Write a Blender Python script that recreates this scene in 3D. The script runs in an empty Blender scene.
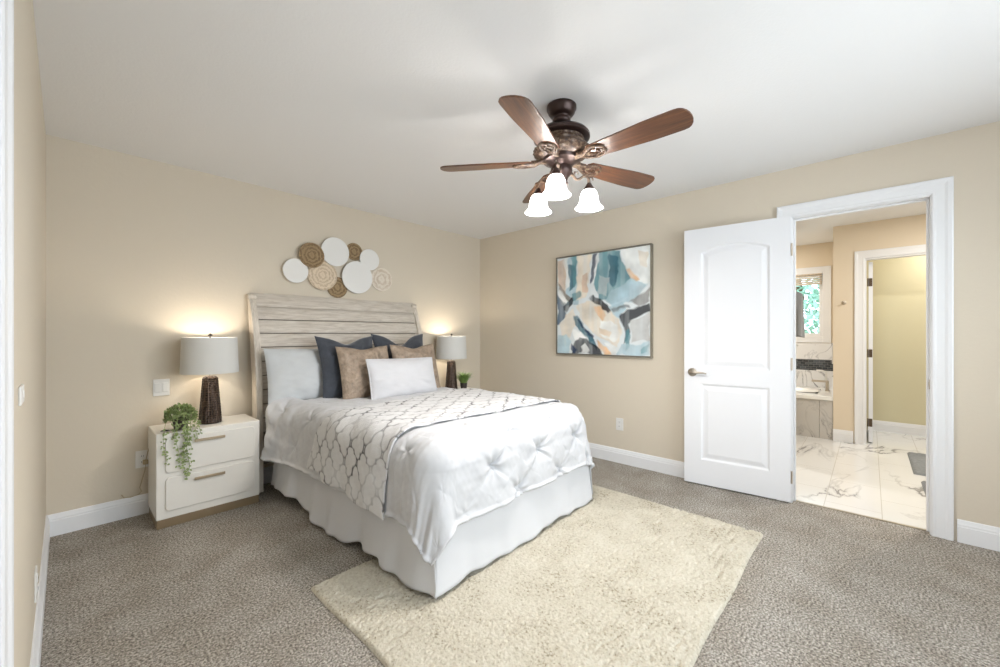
import bpy, bmesh, math, random
import numpy as np
from mathutils import Vector, Matrix
PI = math.pi
R_ = math.radians
sc = bpy.context.scene
COL = sc.collection

# ------------------------------------------------------------------ camera, world, lights, exposure
cam_d = bpy.data.cameras.new('camera')
cam_d.sensor_width = 36.0
cam_d.lens = 14.44
cam_d.clip_start = 0.02
cam_d.shift_y = 0.0003
cam = bpy.data.objects.new('camera', cam_d)
COL.objects.link(cam)
cam.location = (0, 0, 1.232)
cam.rotation_euler = (math.radians(90), 0, math.radians(-47.3))
sc.camera = cam
sc.view_settings.view_transform = 'Standard'
sc.view_settings.look = 'None'
sc.view_settings.gamma = 1.0
sc.view_settings.use_curve_mapping = False
sc.view_settings.exposure = 0.10

w = bpy.data.worlds.new('sky')
sc.world = w
w.use_nodes = True
wb = w.node_tree.nodes['Background']
wb.inputs['Color'].default_value = (0.72, 0.88, 1.0, 1)
wb.inputs['Strength'].default_value = 3.5

def area_light(name, loc, rot, sx, sy, power, color=(1, 1, 1)):
    d = bpy.data.lights.new(name, 'AREA')
    d.shape = 'RECTANGLE'; d.size = sx; d.size_y = sy
    d.energy = power; d.color = color
    o = bpy.data.objects.new(name, d); COL.objects.link(o)
    o.location = loc; o.rotation_euler = rot
    return o

def point_light(name, loc, power, radius=0.03, color=(1, .85, .68)):
    d = bpy.data.lights.new(name, 'POINT')
    d.energy = power; d.shadow_soft_size = radius; d.color = color
    o = bpy.data.objects.new(name, d); COL.objects.link(o)
    o.location = loc
    return o

# daylight through the bedroom window behind the camera and the bathroom window, plus side fill
area_light('window_daylight', (1.75, -1.62, 1.40), (math.radians(98), 0, 0), 2.5, 1.5, 50, (0.93, 0.965, 1.0))
area_light('side_fill_light', (-0.24, -0.90, 1.45), (math.radians(90), 0, math.radians(-90)), 0.7, 1.2, 12, (0.97, 0.98, 1.0))  # added fill from an unseen side window, lights the left of the bed
area_light('bathroom_daylight', (7.16, 0.93, 1.60), (math.radians(90), 0, math.radians(90)), 0.0001 + 0.85, 0.8, 6, (0.9, 0.97, 1.0))

# ------------------------------------------------------------------ helpers
def lin(c):
    return tuple(((v / 255.) / 12.92 if v / 255. <= .04045 else ((v / 255. + .055) / 1.055) ** 2.4) for v in c)

def mat(name, rgb, rough=.6, metal=0.0, spec=.5, noise=None, bump=None, emis=None, sheen=0, coat=0, trans=0, scale_vec=None, speckle=None):
    """rgb in sRGB 0-255. noise=(scale, amount) tints; bump=(scale, strength, distance)."""
    m = bpy.data.materials.new(name); m.use_nodes = True
    nt = m.node_tree; N = nt.nodes; L = nt.links
    b = N['Principled BSDF']
    c = lin(rgb)
    b.inputs['Base Color'].default_value = (*c, 1)
    b.inputs['Roughness'].default_value = rough
    b.inputs['Metallic'].default_value = metal
    b.inputs['Specular IOR Level'].default_value = spec
    if sheen: b.inputs['Sheen Weight'].default_value = sheen
    if coat: b.inputs['Coat Weight'].default_value = coat
    if trans: b.inputs['Transmission Weight'].default_value = trans
    if emis:
        b.inputs['Emission Color'].default_value = (*lin(emis[0]), 1)
        b.inputs['Emission Strength'].default_value = emis[1]
    tc = N.new('ShaderNodeTexCoord')
    vec = tc.outputs['Object']
    if scale_vec:
        mp = N.new('ShaderNodeMapping'); mp.inputs['Scale'].default_value = scale_vec
        L.new(vec, mp.inputs['Vector']); vec = mp.outputs['Vector']
    if noise:
        sc_, amt = noise[:2]
        n = N.new('ShaderNodeTexNoise'); n.inputs['Scale'].default_value = sc_; n.inputs['Detail'].default_value = 5
        n.inputs['Roughness'].default_value = .65
        L.new(vec, n.inputs['Vector'])
        r = N.new('ShaderNodeValToRGB')
        r.color_ramp.elements[0].position = .3; r.color_ramp.elements[1].position = .7
        r.color_ramp.elements[0].color = (*[v * (1 - amt) for v in c], 1)
        r.color_ramp.elements[1].color = (*[min(1, v * (1 + amt)) for v in c], 1)
        L.new(n.outputs['Fac'], r.inputs['Fac']); L.new(r.outputs['Color'], b.inputs['Base Color'])
    if bump:
        n = N.new('ShaderNodeTexNoise'); n.inputs['Scale'].default_value = bump[0]; n.inputs['Detail'].default_value = 4
        L.new(vec, n.inputs['Vector'])
        bp = N.new('ShaderNodeBump'); bp.inputs['Strength'].default_value = bump[1]; bp.inputs['Distance'].default_value = bump[2]
        L.new(n.outputs['Fac'], bp.inputs['Height']); L.new(bp.outputs['Normal'], b.inputs['Normal'])
    return m

def ramp(nt, fac, stops):
    r = nt.nodes.new('ShaderNodeValToRGB')
    e = r.color_ramp.elements
    e[0].position, e[0].color = stops[0][0], (*lin(stops[0][1]), 1)
    e[1].position, e[1].color = stops[-1][0], (*lin(stops[-1][1]), 1)
    for p, c in stops[1:-1]:
        k = e.new(p); k.color = (*lin(c), 1)
    nt.links.new(fac, r.inputs['Fac'])
    return r.outputs['Color']

class MB:
    def __init__(s): s.v = []; s.f = []; s.M = Matrix.Identity(4)
    def add(s, vs, fs):
        o = len(s.v)
        s.v += [tuple(s.M @ Vector(p)) for p in vs]
        s.f += [tuple(i + o for i in f) for f in fs]
        return s
    def box(s, x0, x1, y0, y1, z0, z1):
        x0, x1 = min(x0, x1), max(x0, x1); y0, y1 = min(y0, y1), max(y0, y1)
        v = [(x, y, z) for z in (z0, z1) for y in (y0, y1) for x in (x0, x1)]
        return s.add(v, [(0, 2, 3, 1), (4, 5, 7, 6), (0, 1, 5, 4), (2, 6, 7, 3), (0, 4, 6, 2), (1, 3, 7, 5)])
    def lathe(s, prof, n=32, c=(0, 0, 0), cap=True, ax='z', amp=None):
        vs = []; fs = []
        for (r, z) in prof:
            for k in range(n):
                a = 2 * PI * k / n
                rr = r * (1 + (amp(a, z) if amp else 0))
                p = (rr * math.cos(a), rr * math.sin(a), z)
                if ax == 'y': p = (p[0], -p[2], p[1])
                if ax == 'x': p = (p[2], p[0], p[1])
                vs.append((p[0] + c[0], p[1] + c[1], p[2] + c[2]))
        for i in range(len(prof) - 1):
            for k in range(n):
                k2 = (k + 1) % n
                fs.append((i * n + k, i * n + k2, (i + 1) * n + k2, (i + 1) * n + k))
        if cap:
            fs.append(tuple(range(n))[::-1]); fs.append(tuple((len(prof) - 1) * n + k for k in range(n)))
        return s.add(vs, fs)
    def tube(s, pts, r, n=8, cap=True):
        P = [Vector(p) for p in pts]; R = r if isinstance(r, (list, tuple)) else [r] * len(P)
        vs = []; fs = []
        up = Vector((0, 0, 1))
        for i, p in enumerate(P):
            t = (P[min(i + 1, len(P) - 1)] - P[max(i - 1, 0)])
            if t.length < 1e-9: t = Vector((0, 0, 1))
            t.normalize()
            if abs(t.dot(up)) > .95: up = Vector((1, 0, 0)) if abs(t.x) < .9 else Vector((0, 1, 0))
            a = t.cross(up).normalized(); b = t.cross(a).normalized(); up = -b if False else up
            for k in range(n):
                q = 2 * PI * k / n
                vs.append(tuple(p + (a * math.cos(q) + b * math.sin(q)) * R[i]))
        for i in range(len(P) - 1):
            for k in range(n):
                k2 = (k + 1) % n
                fs.append((i * n + k, (i + 1) * n + k, (i + 1) * n + k2, i * n + k2))
        if cap:
            fs.append(tuple(range(n))); fs.append(tuple((len(P) - 1) * n + k for k in range(n))[::-1])
        return s.add(vs, fs)
    def prism(s, outline, z0, z1, plane='xy'):
        n = len(outline)
        def mk(u, v, q):
            return {'xy': (u, v, q), 'yz': (q, u, v), 'xz': (u, q, v)}[plane]
        vs = [mk(u, v, z0) for u, v in outline] + [mk(u, v, z1) for u, v in outline]
        fs = [tuple(range(n))[::-1], tuple(range(n, 2 * n))]
        for i in range(n):
            j = (i + 1) % n
            fs.append((i, j, n + j, n + i))
        return s.add(vs, fs)
    def build(s, name, m, parent=None, smooth=False, bevel=0, seg=2, fix=True, solid=0):
        me = bpy.data.meshes.new(name)
        me.from_pydata(s.v, [], s.f); me.update()
        if fix:
            bm = bmesh.new(); bm.from_mesh(me)
            bmesh.ops.recalc_face_normals(bm, faces=bm.faces); bm.to_mesh(me); bm.free()
        me.materials.append(m)
        o = bpy.data.objects.new(name, me); COL.objects.link(o)
        if parent: o.parent = parent
        if smooth:
            me.polygons.foreach_set('use_smooth', [True] * len(me.polygons))
            if smooth == 'auto':
                me.set_sharp_from_angle(angle=math.radians(40))
        if solid:
            sm = o.modifiers.new('solid', 'SOLIDIFY'); sm.thickness = solid; sm.offset = -1
        if bevel:
            bv = o.modifiers.new('bevel', 'BEVEL'); bv.width = bevel; bv.segments = seg
            bv.limit_method = 'ANGLE'; bv.angle_limit = math.radians(50)
        return o

def gridmesh(name, P, m, parent=None, colors=None, smooth=True, solid=0, closed=None):
    """P: array (nu, nv, 3)"""
    nu, nv = P.shape[:2]
    idx = np.arange(nu * nv).reshape(nu, nv)
    q = np.stack([idx[:-1, :-1], idx[1:, :-1], idx[1:, 1:], idx[:-1, 1:]], -1).reshape(-1, 4)
    me = bpy.data.meshes.new(name)
    me.vertices.add(nu * nv); me.vertices.foreach_set('co', P.reshape(-1).astype(np.float32))
    me.loops.add(len(q) * 4); me.loops.foreach_set('vertex_index', q.reshape(-1).astype(np.int32))
    me.polygons.add(len(q)); me.polygons.foreach_set('loop_start', np.arange(0, len(q) * 4, 4, dtype=np.int32))
    me.polygons.foreach_set('use_smooth', [smooth] * len(q))
    me.update(calc_edges=True); me.validate()
    if colors is not None:
        a = me.color_attributes.new('paint', 'FLOAT_COLOR', 'POINT')
        c = np.ones((nu * nv, 4), np.float32); c[:, :3] = colors.reshape(-1, 3)
        a.data.foreach_set('color', c.reshape(-1))
    me.materials.append(m)
    o = bpy.data.objects.new(name, me); COL.objects.link(o)
    if parent: o.parent = parent
    if solid:
        sm = o.modifiers.new('solid', 'SOLIDIFY'); sm.thickness = solid; sm.offset = -1
    return o

def tag(o, label=None, cat=None, group=None, kind=None):
    if label: o['label'] = label
    if cat: o['category'] = cat
    if group: o['group'] = group
    if kind: o['kind'] = kind
    return o
def thing(name, label, cat, loc=(0, 0, 0), rz=0, group=None, kind=None):
    o = bpy.data.objects.new(name, None); COL.objects.link(o)
    o.location = loc; o.rotation_euler = (0, 0, rz); o.empty_display_size = .1
    return tag(o, label, cat, group, kind)
def copy_tree(o, parent=None):
    c = o.copy(); COL.objects.link(c)
    if parent: c.parent = parent
    for ch in list(o.children): copy_tree(ch, c)
    return c

rng = np.random.default_rng(7)
random.seed(5)
def vnoise(x, y, scale=1., seed=0, octv=4):
    """smooth pseudo noise as sum of random plane waves, about -1..1"""
    r = np.random.default_rng(seed); out = 0; tot = 0
    for o in range(octv):
        for _ in range(5):
            a = r.uniform(0, 2 * PI); k = scale * (1.9 ** o) * r.uniform(.7, 1.3); ph = r.uniform(0, 2 * PI)
            out = out + np.sin((x * math.cos(a) + y * math.sin(a)) * k + ph) * (.55 ** o); 
        tot += 5 ** .5 * (.55 ** o)
    return out / tot

# ------------------------------------------------------------------ materials
M = {}
M['wall'] = mat('beige_wall_paint', (213, 203, 186), .75, spec=.25, bump=(55, .22, .003))
M['bath_wall'] = mat('warm_beige_wall_paint', (226, 212, 190), .75, spec=.25, bump=(55, .2, .003))
M['wc_wall'] = mat('olive_beige_wall_paint', (214, 207, 176), .75, spec=.25, bump=(55, .2, .003))
M['ceiling'] = mat('ceiling_paint', (232, 232, 232), .85, spec=.2, bump=(90, .3, .003))
M['trim'] = mat('white_trim_paint', (232, 233, 235), .4, spec=.4)
M['door'] = mat('white_door_paint', (232, 233, 236), .42, spec=.4)
M['nickel'] = mat('satin_nickel', (190, 180, 166), .34, metal=.9)
M['bronze_pull'] = mat('champagne_metal', (172, 156, 132), .38, metal=.6)
M['hinge'] = mat('dark_bronze_hinge', (96, 82, 68), .4, metal=.6)
M['lacquer'] = mat('white_lacquer', (232, 229, 222), .35)
M['plinth'] = mat('bronze_plinth', (142, 124, 98), .4, metal=.35)
def hammered():
    m = mat('bronze_hammered', (66, 52, 46), .3, metal=.55, spec=.6)
    nt = m.node_tree; N = nt.nodes; L = nt.links
    tc = N.new('ShaderNodeTexCoord'); v = N.new('ShaderNodeTexVoronoi'); v.inputs['Scale'].default_value = 62; v.inputs['Randomness'].default_value = .35
    bp = N.new('ShaderNodeBump'); bp.inputs['Strength'].default_value = 1.0; bp.inputs['Distance'].default_value = .008
    L.new(tc.outputs['Object'], v.inputs['Vector']); L.new(v.outputs['Distance'], bp.inputs['Height']); L.new(ramp(nt, v.outputs['Distance'], [(.15, (26, 22, 20)), (.65, (84, 68, 58))]), N['Principled BSDF'].inputs['Base Color']); L.new(bp.outputs['Normal'], N['Principled BSDF'].inputs['Normal'])  # dimple shade and rim highlights are put into the colour
    return m
M['lampbase'] = hammered()
M['plastic'] = mat('white_plastic', (228, 227, 224), .4)
M['dark'] = mat('dark_metal', (40, 34, 30), .45, metal=.4)
M['comforter'] = mat('white_comforter_cloth', (205, 206, 209), .85, spec=.15, sheen=.2, bump=(600, .08, .001))
M['sheet'] = mat('white_sheet_cloth', (228, 227, 226), .85, spec=.15)
M['skirt'] = mat('white_skirt_cloth', (214, 215, 218), .85, spec=.15)
M['navy'] = mat('navy_velvet', (66, 70, 78), .8, spec=.15, sheen=.4, noise=(9, .22))
M['taupe'] = mat('taupe_shimmer_cloth', (158, 141, 124), .5, spec=.4, metal=.15, noise=(20, .28), bump=(34, .9, .014))
M['palegrey'] = mat('pale_grey_cloth', (198, 201, 203), .85, spec=.15)
M['lumbar'] = mat('white_woven_cloth', (203, 203, 206), .9, spec=.1, bump=(260, .45, .003))
M['shade'] = mat('lamp_shade_linen', (214, 213, 209), .85, spec=.1, bump=(300, .1, .001))
def frosted():
    m = mat('frosted_glass_lit', (250, 248, 244), .4, emis=((255, 248, 238), .75))
    nt = m.node_tree; N = nt.nodes; L = nt.links
    out = N['Material Output']; p = N['Principled BSDF']
    tl = N.new('ShaderNodeBsdfTranslucent'); tp = N.new('ShaderNodeBsdfTransparent')
    a = N.new('ShaderNodeMixShader'); a.inputs[0].default_value = .45; L.new(tl.outputs[0], a.inputs[1]); L.new(tp.outputs[0], a.inputs[2])
    b = N.new('ShaderNodeMixShader'); b.inputs[0].default_value = .6; L.new(p.outputs[0], b.inputs[1]); L.new(a.outputs[0], b.inputs[2])
    L.new(b.outputs[0], out.inputs['Surface'])
    return m
M['glass_shade'] = frosted()
M['bulb'] = mat('lit_bulb', (255, 250, 240), .4, emis=((255, 236, 205), 6))
M['leaf'] = mat('small_green_leaf', (134, 150, 96), .6, noise=(30, .4))
M['leaf2'] = mat('bright_green_leaf', (128, 160, 84), .55, noise=(30, .35))
M['pot'] = mat('dark_pot', (58, 52, 48), .5)
M['whitepot'] = mat('white_pot', (214, 212, 208), .4)
M['frame'] = mat('painting_frame_metal', (150, 146, 136), .35, metal=.7)
M['towel'] = mat('grey_towel', (128, 130, 132), .95, spec=.1, sheen=.3, bump=(200, .4, .004))
M['matgrey'] = mat('grey_bath_mat', (136, 139, 140), .95, spec=.1, noise=(40, .15), bump=(120, .6, .006))
M['tubwhite'] = mat('tub_acrylic', (238, 237, 233), .25)
M['blind'] = mat('woven_blind', (206, 192, 174), .8, noise=(40, .25))
M['disc_white'] = mat('white_disc', (232, 231, 228), .7, spec=.2)
M['cable'] = mat('pale_cable', (180, 165, 135), .5)
M['black'] = mat('black_cable', (30, 28, 28), .5)
M['outgrass'] = mat('outdoor_ground', (110, 130, 90), .9)

def carpet_mat():
    m = bpy.data.materials.new('speckled_carpet'); m.use_nodes = True
    nt = m.node_tree; N = nt.nodes; L = nt.links; b = N['Principled BSDF']
    b.inputs['Roughness'].default_value = .95; b.inputs['Specular IOR Level'].default_value = .1
    tc = N.new('ShaderNodeTexCoord')
    n1 = N.new('ShaderNodeTexNoise'); n1.inputs['Scale'].default_value = 105; n1.inputs['Detail'].default_value = 3; n1.inputs['Roughness'].default_value = .8
    L.new(tc.outputs['Object'], n1.inputs['Vector'])
    col = ramp(nt, n1.outputs['Fac'], [(.37, (100, 95, 88)), (.46, (154, 148, 140)), (.54, (186, 180, 171)), (.64, (228, 223, 214))])
    n2 = N.new('ShaderNodeTexNoise'); n2.inputs['Scale'].default_value = 5; n2.inputs['Detail'].default_value = 5
    L.new(tc.outputs['Object'], n2.inputs['Vector'])
    c2 = ramp(nt, n2.outputs['Fac'], [(.3, (226, 222, 216)), (.7, (255, 255, 255))])
    mx = N.new('ShaderNodeMix'); mx.data_type = 'RGBA'; mx.blend_type = 'MULTIPLY'; mx.inputs['Factor'].default_value = 1
    L.new(col, mx.inputs['A']); L.new(c2, mx.inputs['B']); L.new(mx.outputs['Result'], b.inputs['Base Color'])
    n3 = N.new('ShaderNodeTexNoise'); n3.inputs['Scale'].default_value = 130; n3.inputs['Detail'].default_value = 3
    L.new(tc.outputs['Object'], n3.inputs['Vector'])
    bp = N.new('ShaderNodeBump'); bp.inputs['Strength'].default_value = .9; bp.inputs['Distance'].default_value = .012
    L.new(n3.outputs['Fac'], bp.inputs['Height']); L.new(bp.outputs['Normal'], b.inputs['Normal'])
    return m
M['carpet'] = carpet_mat()

def rug_mat():
    m = bpy.data.materials.new('cream_shag'); m.use_nodes = True
    nt = m.node_tree; N = nt.nodes; L = nt.links; b = N['Principled BSDF']
    b.inputs['Roughness'].default_value = .95; b.inputs['Specular IOR Level'].default_value = .1
    tc = N.new('ShaderNodeTexCoord')
    n1 = N.new('ShaderNodeTexNoise'); n1.inputs['Scale'].default_value = 75; n1.inputs['Detail'].default_value = 5; n1.inputs['Roughness'].default_value = .7
    L.new(tc.outputs['Object'], n1.inputs['Vector'])
    np_ = N.new('ShaderNodeTexNoise'); np_.inputs['Scale'].default_value = 5; np_.inputs['Detail'].default_value = 3; L.new(tc.outputs['Object'], np_.inputs['Vector'])
    ad = N.new('ShaderNodeMath'); ad.operation = 'MULTIPLY_ADD'; ad.inputs[1].default_value = .42; L.new(np_.outputs['Fac'], ad.inputs[0]); L.new(n1.outputs['Fac'], ad.inputs[2])
    sb = N.new('ShaderNodeMath'); sb.operation = 'SUBTRACT'; sb.inputs[1].default_value = .19; L.new(ad.outputs[0], sb.inputs[0])
    col = ramp(nt, sb.outputs[0], [(.34, (142, 132, 112)), (.41, (190, 182, 164)), (.52, (202, 195, 178)), (.66, (212, 206, 191))])
    L.new(col, b.inputs['Base Color'])
    n3 = N.new('ShaderNodeTexNoise'); n3.inputs['Scale'].default_value = 160; n3.inputs['Detail'].default_value = 3
    L.new(tc.outputs['Object'], n3.inputs['Vector'])
    bp = N.new('ShaderNodeBump'); bp.inputs['Strength'].default_value = .5; bp.inputs['Distance'].default_value = .010
    L.new(n3.outputs['Fac'], bp.inputs['Height']); L.new(bp.outputs['Normal'], b.inputs['Normal'])
    return m
M['rug'] = rug_mat()

def wood_mat(name, stops, scale_vec, scale=3, rough=.4, coat=0., bump=0):
    m = bpy.data.materials.new(name); m.use_nodes = True
    nt = m.node_tree; N = nt.nodes; L = nt.links; b = N['Principled BSDF']
    b.inputs['Roughness'].default_value = rough; b.inputs['Coat Weight'].default_value = coat; b.inputs['Coat Roughness'].default_value = .22
    tc = N.new('ShaderNodeTexCoord'); mp = N.new('ShaderNodeMapping'); mp.inputs['Scale'].default_value = scale_vec
    L.new(tc.outputs['Object'], mp.inputs['Vector'])
    n = N.new('ShaderNodeTexNoise'); n.inputs['Scale'].default_value = scale; n.inputs['Detail'].default_value = 7; n.inputs['Roughness'].default_value = .62
    n.inputs['Distortion'].default_value = .6
    L.new(mp.outputs['Vector'], n.inputs['Vector'])
    L.new(ramp(nt, n.outputs['Fac'], stops), b.inputs['Base Color'])
    if bump:
        bp = N.new('ShaderNodeBump'); bp.inputs['Strength'].default_value = bump; bp.inputs['Distance'].default_value = .004
        L.new(n.outputs['Fac'], bp.inputs['Height']); L.new(bp.outputs['Normal'], b.inputs['Normal'])
    return m
M['blade'] = wood_mat('walnut_blade', [(.3, (62, 37, 23)), (.5, (92, 56, 34)), (.7, (122, 78, 48))], (2.0, 26, 26), 2, .42, .4)
M['headboard'] = wood_mat('whitewashed_planks', [(.28, (176, 165, 152)), (.5, (204, 195, 183)), (.75, (222, 215, 205))], (2.2, 14, 26), 3, .65, 0, .3)
M['backing'] = mat('groove_shade_backing', (122, 112, 102), .8)  # darkened to stand for shade between the planks
M['headboard_side'] = wood_mat('whitewashed_post', [(.3, (186, 176, 162)), (.5, (206, 197, 184)), (.7, (222, 214, 203))], (26, 14, 2.2), 3, .6, 0, .2)
M['fanmetal'] = mat('oiled_bronze', (58, 42, 38), .32, metal=.6, spec=.6)
M['fanantique'] = wood_mat('antique_bronze', [(.35, (50, 34, 26)), (.5, (90, 68, 54)), (.65, (138, 120, 100))], (30, 30, 30), 2, .42)

def marble_mat(name, base, vein, tile=None, grout=(170, 166, 160), rough=.18, vs=1.0):
    m = bpy.data.materials.new(name); m.use_nodes = True
    nt = m.node_tree; N = nt.nodes; L = nt.links; b = N['Principled BSDF']
    b.inputs['Roughness'].default_value = rough
    tc = N.new('ShaderNodeTexCoord')
    n = N.new('ShaderNodeTexNoise'); n.inputs['Scale'].default_value = 1.0 * vs; n.inputs['Detail'].default_value = 6; n.inputs['Roughness'].default_value = .52
    n.inputs['Distortion'].default_value = .8
    mp = N.new('ShaderNodeMapping'); mp.inputs['Rotation'].default_value = (.3, .5, .7); mp.inputs['Scale'].default_value = (1, 2.2, 1.6)
    L.new(tc.outputs['Object'], mp.inputs['Vector']); L.new(mp.outputs['Vector'], n.inputs['Vector'])
    s = N.new('ShaderNodeMath'); s.operation = 'SUBTRACT'; s.inputs[1].default_value = .5; L.new(n.outputs['Fac'], s.inputs[0])
    a = N.new('ShaderNodeMath'); a.operation = 'ABSOLUTE'; L.new(s.outputs[0], a.inputs[0])
    n2 = N.new('ShaderNodeTexNoise'); n2.inputs['Scale'].default_value = 1.1 * vs; L.new(tc.outputs['Object'], n2.inputs['Vector'])
    mx_ = N.new('ShaderNodeMath'); mx_.operation = 'MULTIPLY_ADD'; mx_.inputs[1].default_value = .12; L.new(n2.outputs['Fac'], mx_.inputs[0])
    L.new(a.outputs[0], mx_.inputs[2])
    sub = N.new('ShaderNodeMath'); sub.operation = 'SUBTRACT'; sub.inputs[1].default_value = .052; L.new(mx_.outputs[0], sub.inputs[0])
    col = ramp(nt, sub.outputs[0], [(.0, vein), (.007, tuple((x + y * 3) / 4 for x, y in zip(vein, base))), (.03, base)])
    if tile:
        br = N.new('ShaderNodeTexBrick'); br.offset = tile[2]
        br.inputs['Scale'].default_value = 1; br.inputs['Brick Width'].default_value = tile[0]; br.inputs['Row Height'].default_value = tile[1]
        br.inputs['Mortar Size'].default_value = .0022; br.inputs['Mortar Smooth'].default_value = .2
        mp2 = N.new('ShaderNodeMapping'); mp2.inputs['Location'].default_value = tile[3]
        if len(tile) > 4: mp2.inputs['Rotation'].default_value = tile[4]
        L.new(tc.outputs['Object'], mp2.inputs['Vector']); L.new(mp2.outputs['Vector'], br.inputs['Vector'])
        mx = N.new('ShaderNodeMix'); mx.data_type = 'RGBA'
        L.new(br.outputs['Fac'], mx.inputs['Factor']); L.new(col, mx.inputs['A']); mx.inputs['B'].default_value = (*lin(grout), 1)
        col = mx.outputs['Result']
    L.new(col, b.inputs['Base Color'])
    return m
M['marble_floor'] = marble_mat('marble_floor_tile', (228, 228, 227), (150, 149, 150), (.6, .305, .5, (.1, .06, 0)), (196, 192, 186), .16)
M['marble_wall'] = marble_mat('marble_wall_tile', (232, 232, 232), (140, 140, 144), None, vs=1.6)
M['marble_apron'] = marble_mat('marble_apron_tile', (198, 194, 188), (150, 146, 142), None, vs=1.4)

def mosaic_mat():
    m = mat('black_glass_mosaic', (40, 44, 50), .2)
    nt = m.node_tree; N = nt.nodes; L = nt.links; b = N['Principled BSDF']
    tc = N.new('ShaderNodeTexCoord'); mp = N.new('ShaderNodeMapping'); mp.inputs['Rotation'].default_value = (0, PI / 2, PI / 2)
    L.new(tc.outputs['Object'], mp.inputs['Vector'])
    br = N.new('ShaderNodeTexBrick'); br.inputs['Scale'].default_value = 1; br.inputs['Brick Width'].default_value = .06; br.inputs['Row Height'].default_value = .03
    br.inputs['Mortar Size'].default_value = .002
    br.inputs['Color1'].default_value = (*lin((36, 42, 48)), 1); br.inputs['Color2'].default_value = (*lin((84, 90, 96)), 1); br.inputs['Mortar'].default_value = (*lin((120, 120, 120)), 1)
    L.new(mp.outputs['Vector'], br.inputs['Vector']); L.new(br.outputs['Color'], b.inputs['Base Color'])
    return m
M['mosaic'] = mosaic_mat()

def pane_mat():
    m = bpy.data.materials.new('window_glass'); m.use_nodes = True
    nt = m.node_tree; N = nt.nodes; L = nt.links
    for n in list(N): N.remove(n)
    o = N.new('ShaderNodeOutputMaterial'); t = N.new('ShaderNodeBsdfTransparent'); g = N.new('ShaderNodeBsdfGlossy'); g.inputs['Roughness'].default_value = .02
    f = N.new('ShaderNodeFresnel'); f.inputs['IOR'].default_value = 1.4; mx = N.new('ShaderNodeMixShader')
    L.new(f.outputs[0], mx.inputs[0]); L.new(t.outputs[0], mx.inputs[1]); L.new(g.outputs[0], mx.inputs[2]); L.new(mx.outputs[0], o.inputs[0])
    return m
M['glass'] = pane_mat()

def woven_mat(name, c0, c1, rings=260):
    m = bpy.data.materials.new(name); m.use_nodes = True
    nt = m.node_tree; N = nt.nodes; L = nt.links; b = N['Principled BSDF']; b.inputs['Roughness'].default_value = .8
    tc = N.new('ShaderNodeTexCoord')
    wv = N.new('ShaderNodeTexWave'); wv.wave_type = 'RINGS'; wv.rings_direction = 'Y'
    wv.inputs['Scale'].default_value = rings / 26; wv.inputs['Distortion'].default_value = 5; wv.inputs['Detail'].default_value = 3; wv.inputs['Detail Scale'].default_value = 4
    L.new(tc.outputs['Object'], wv.inputs['Vector'])
    n = N.new('ShaderNodeTexNoise'); n.inputs['Scale'].default_value = 90; L.new(tc.outputs['Object'], n.inputs['Vector'])
    ad = N.new('ShaderNodeMath'); ad.operation = 'MULTIPLY_ADD'; ad.inputs[1].default_value = .5
    L.new(wv.outputs['Fac'], ad.inputs[0]); 
    hf = N.new('ShaderNodeMath'); hf.operation = 'MULTIPLY'; hf.inputs[1].default_value = .6; L.new(n.outputs['Fac'], hf.inputs[0]); L.new(hf.outputs[0], ad.inputs[2])
    L.new(ramp(nt, ad.outputs[0], [(.25, c0), (.75, c1)]), b.inputs['Base Color'])
    bp = N.new('ShaderNodeBump'); bp.inputs['Strength'].default_value = .8; bp.inputs['Distance'].default_value = .005
    L.new(ad.outputs[0], bp.inputs['Height']); L.new(bp.outputs['Normal'], b.inputs['Normal'])
    return m
M['seagrass'] = woven_mat('brown_seagrass', (118, 96, 68), (160, 136, 102))
M['rattan'] = woven_mat('pale_rattan', (196, 176, 150), (224, 207, 184))
M['paperweave'] = woven_mat('pale_mottled_weave', (206, 190, 170), (228, 218, 204), 180)

def attr_mat(name, rough=.7, bumps=None):
    m = bpy.data.materials.new(name); m.use_nodes = True
    nt = m.node_tree; b = nt.nodes['Principled BSDF']; b.inputs['Roughness'].default_value = rough; b.inputs['Specular IOR Level'].default_value = .2
    a = nt.nodes.new('ShaderNodeVertexColor'); a.layer_name = 'paint'
    nt.links.new(a.outputs['Color'], b.inputs['Base Color'])
    if bumps:
        tc = nt.nodes.new('ShaderNodeTexCoord')
        n = nt.nodes.new('ShaderNodeTexNoise'); n.inputs['Scale'].default_value = bumps[0]; nt.links.new(tc.outputs['Object'], n.inputs['Vector'])
        bp = nt.nodes.new('ShaderNodeBump'); bp.inputs['Strength'].default_value = bumps[1]; bp.inputs['Distance'].default_value = bumps[2]
        nt.links.new(n.outputs['Fac'], bp.inputs['Height']); nt.links.new(bp.outputs['Normal'], b.inputs['Normal'])
    return m
M['throw'] = attr_mat('patterned_plush', .9, (260, .5, .004))
M['canvas'] = attr_mat('painted_canvas', .6, (60, .2, .002))

# ------------------------------------------------------------------ room shell
XL, XR, YB, YF, H = -.08, 3.597, 3.666, -1.5, 2.44
T = .12
def S(o, label, cat='wall'): return tag(o, label, cat, kind='structure')

S(MB().box(XL - T, XR + .06, YF - T, YB + T, -.1, 0).build('floor', M['carpet']), 'speckled grey brown carpet covering the bedroom floor', 'floor')
S(MB().box(XL - T, XR + T / 2, YF - T, YB + T, H, H + .1).build('ceiling', M['ceiling']), 'lightly textured white bedroom ceiling behind the fan', 'ceiling')
S(MB().box(XL - T, XR + T, YB, YB + T, 0, H).build('wall_back', M['wall']), 'beige wall behind the headboard with round wall discs')
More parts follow.
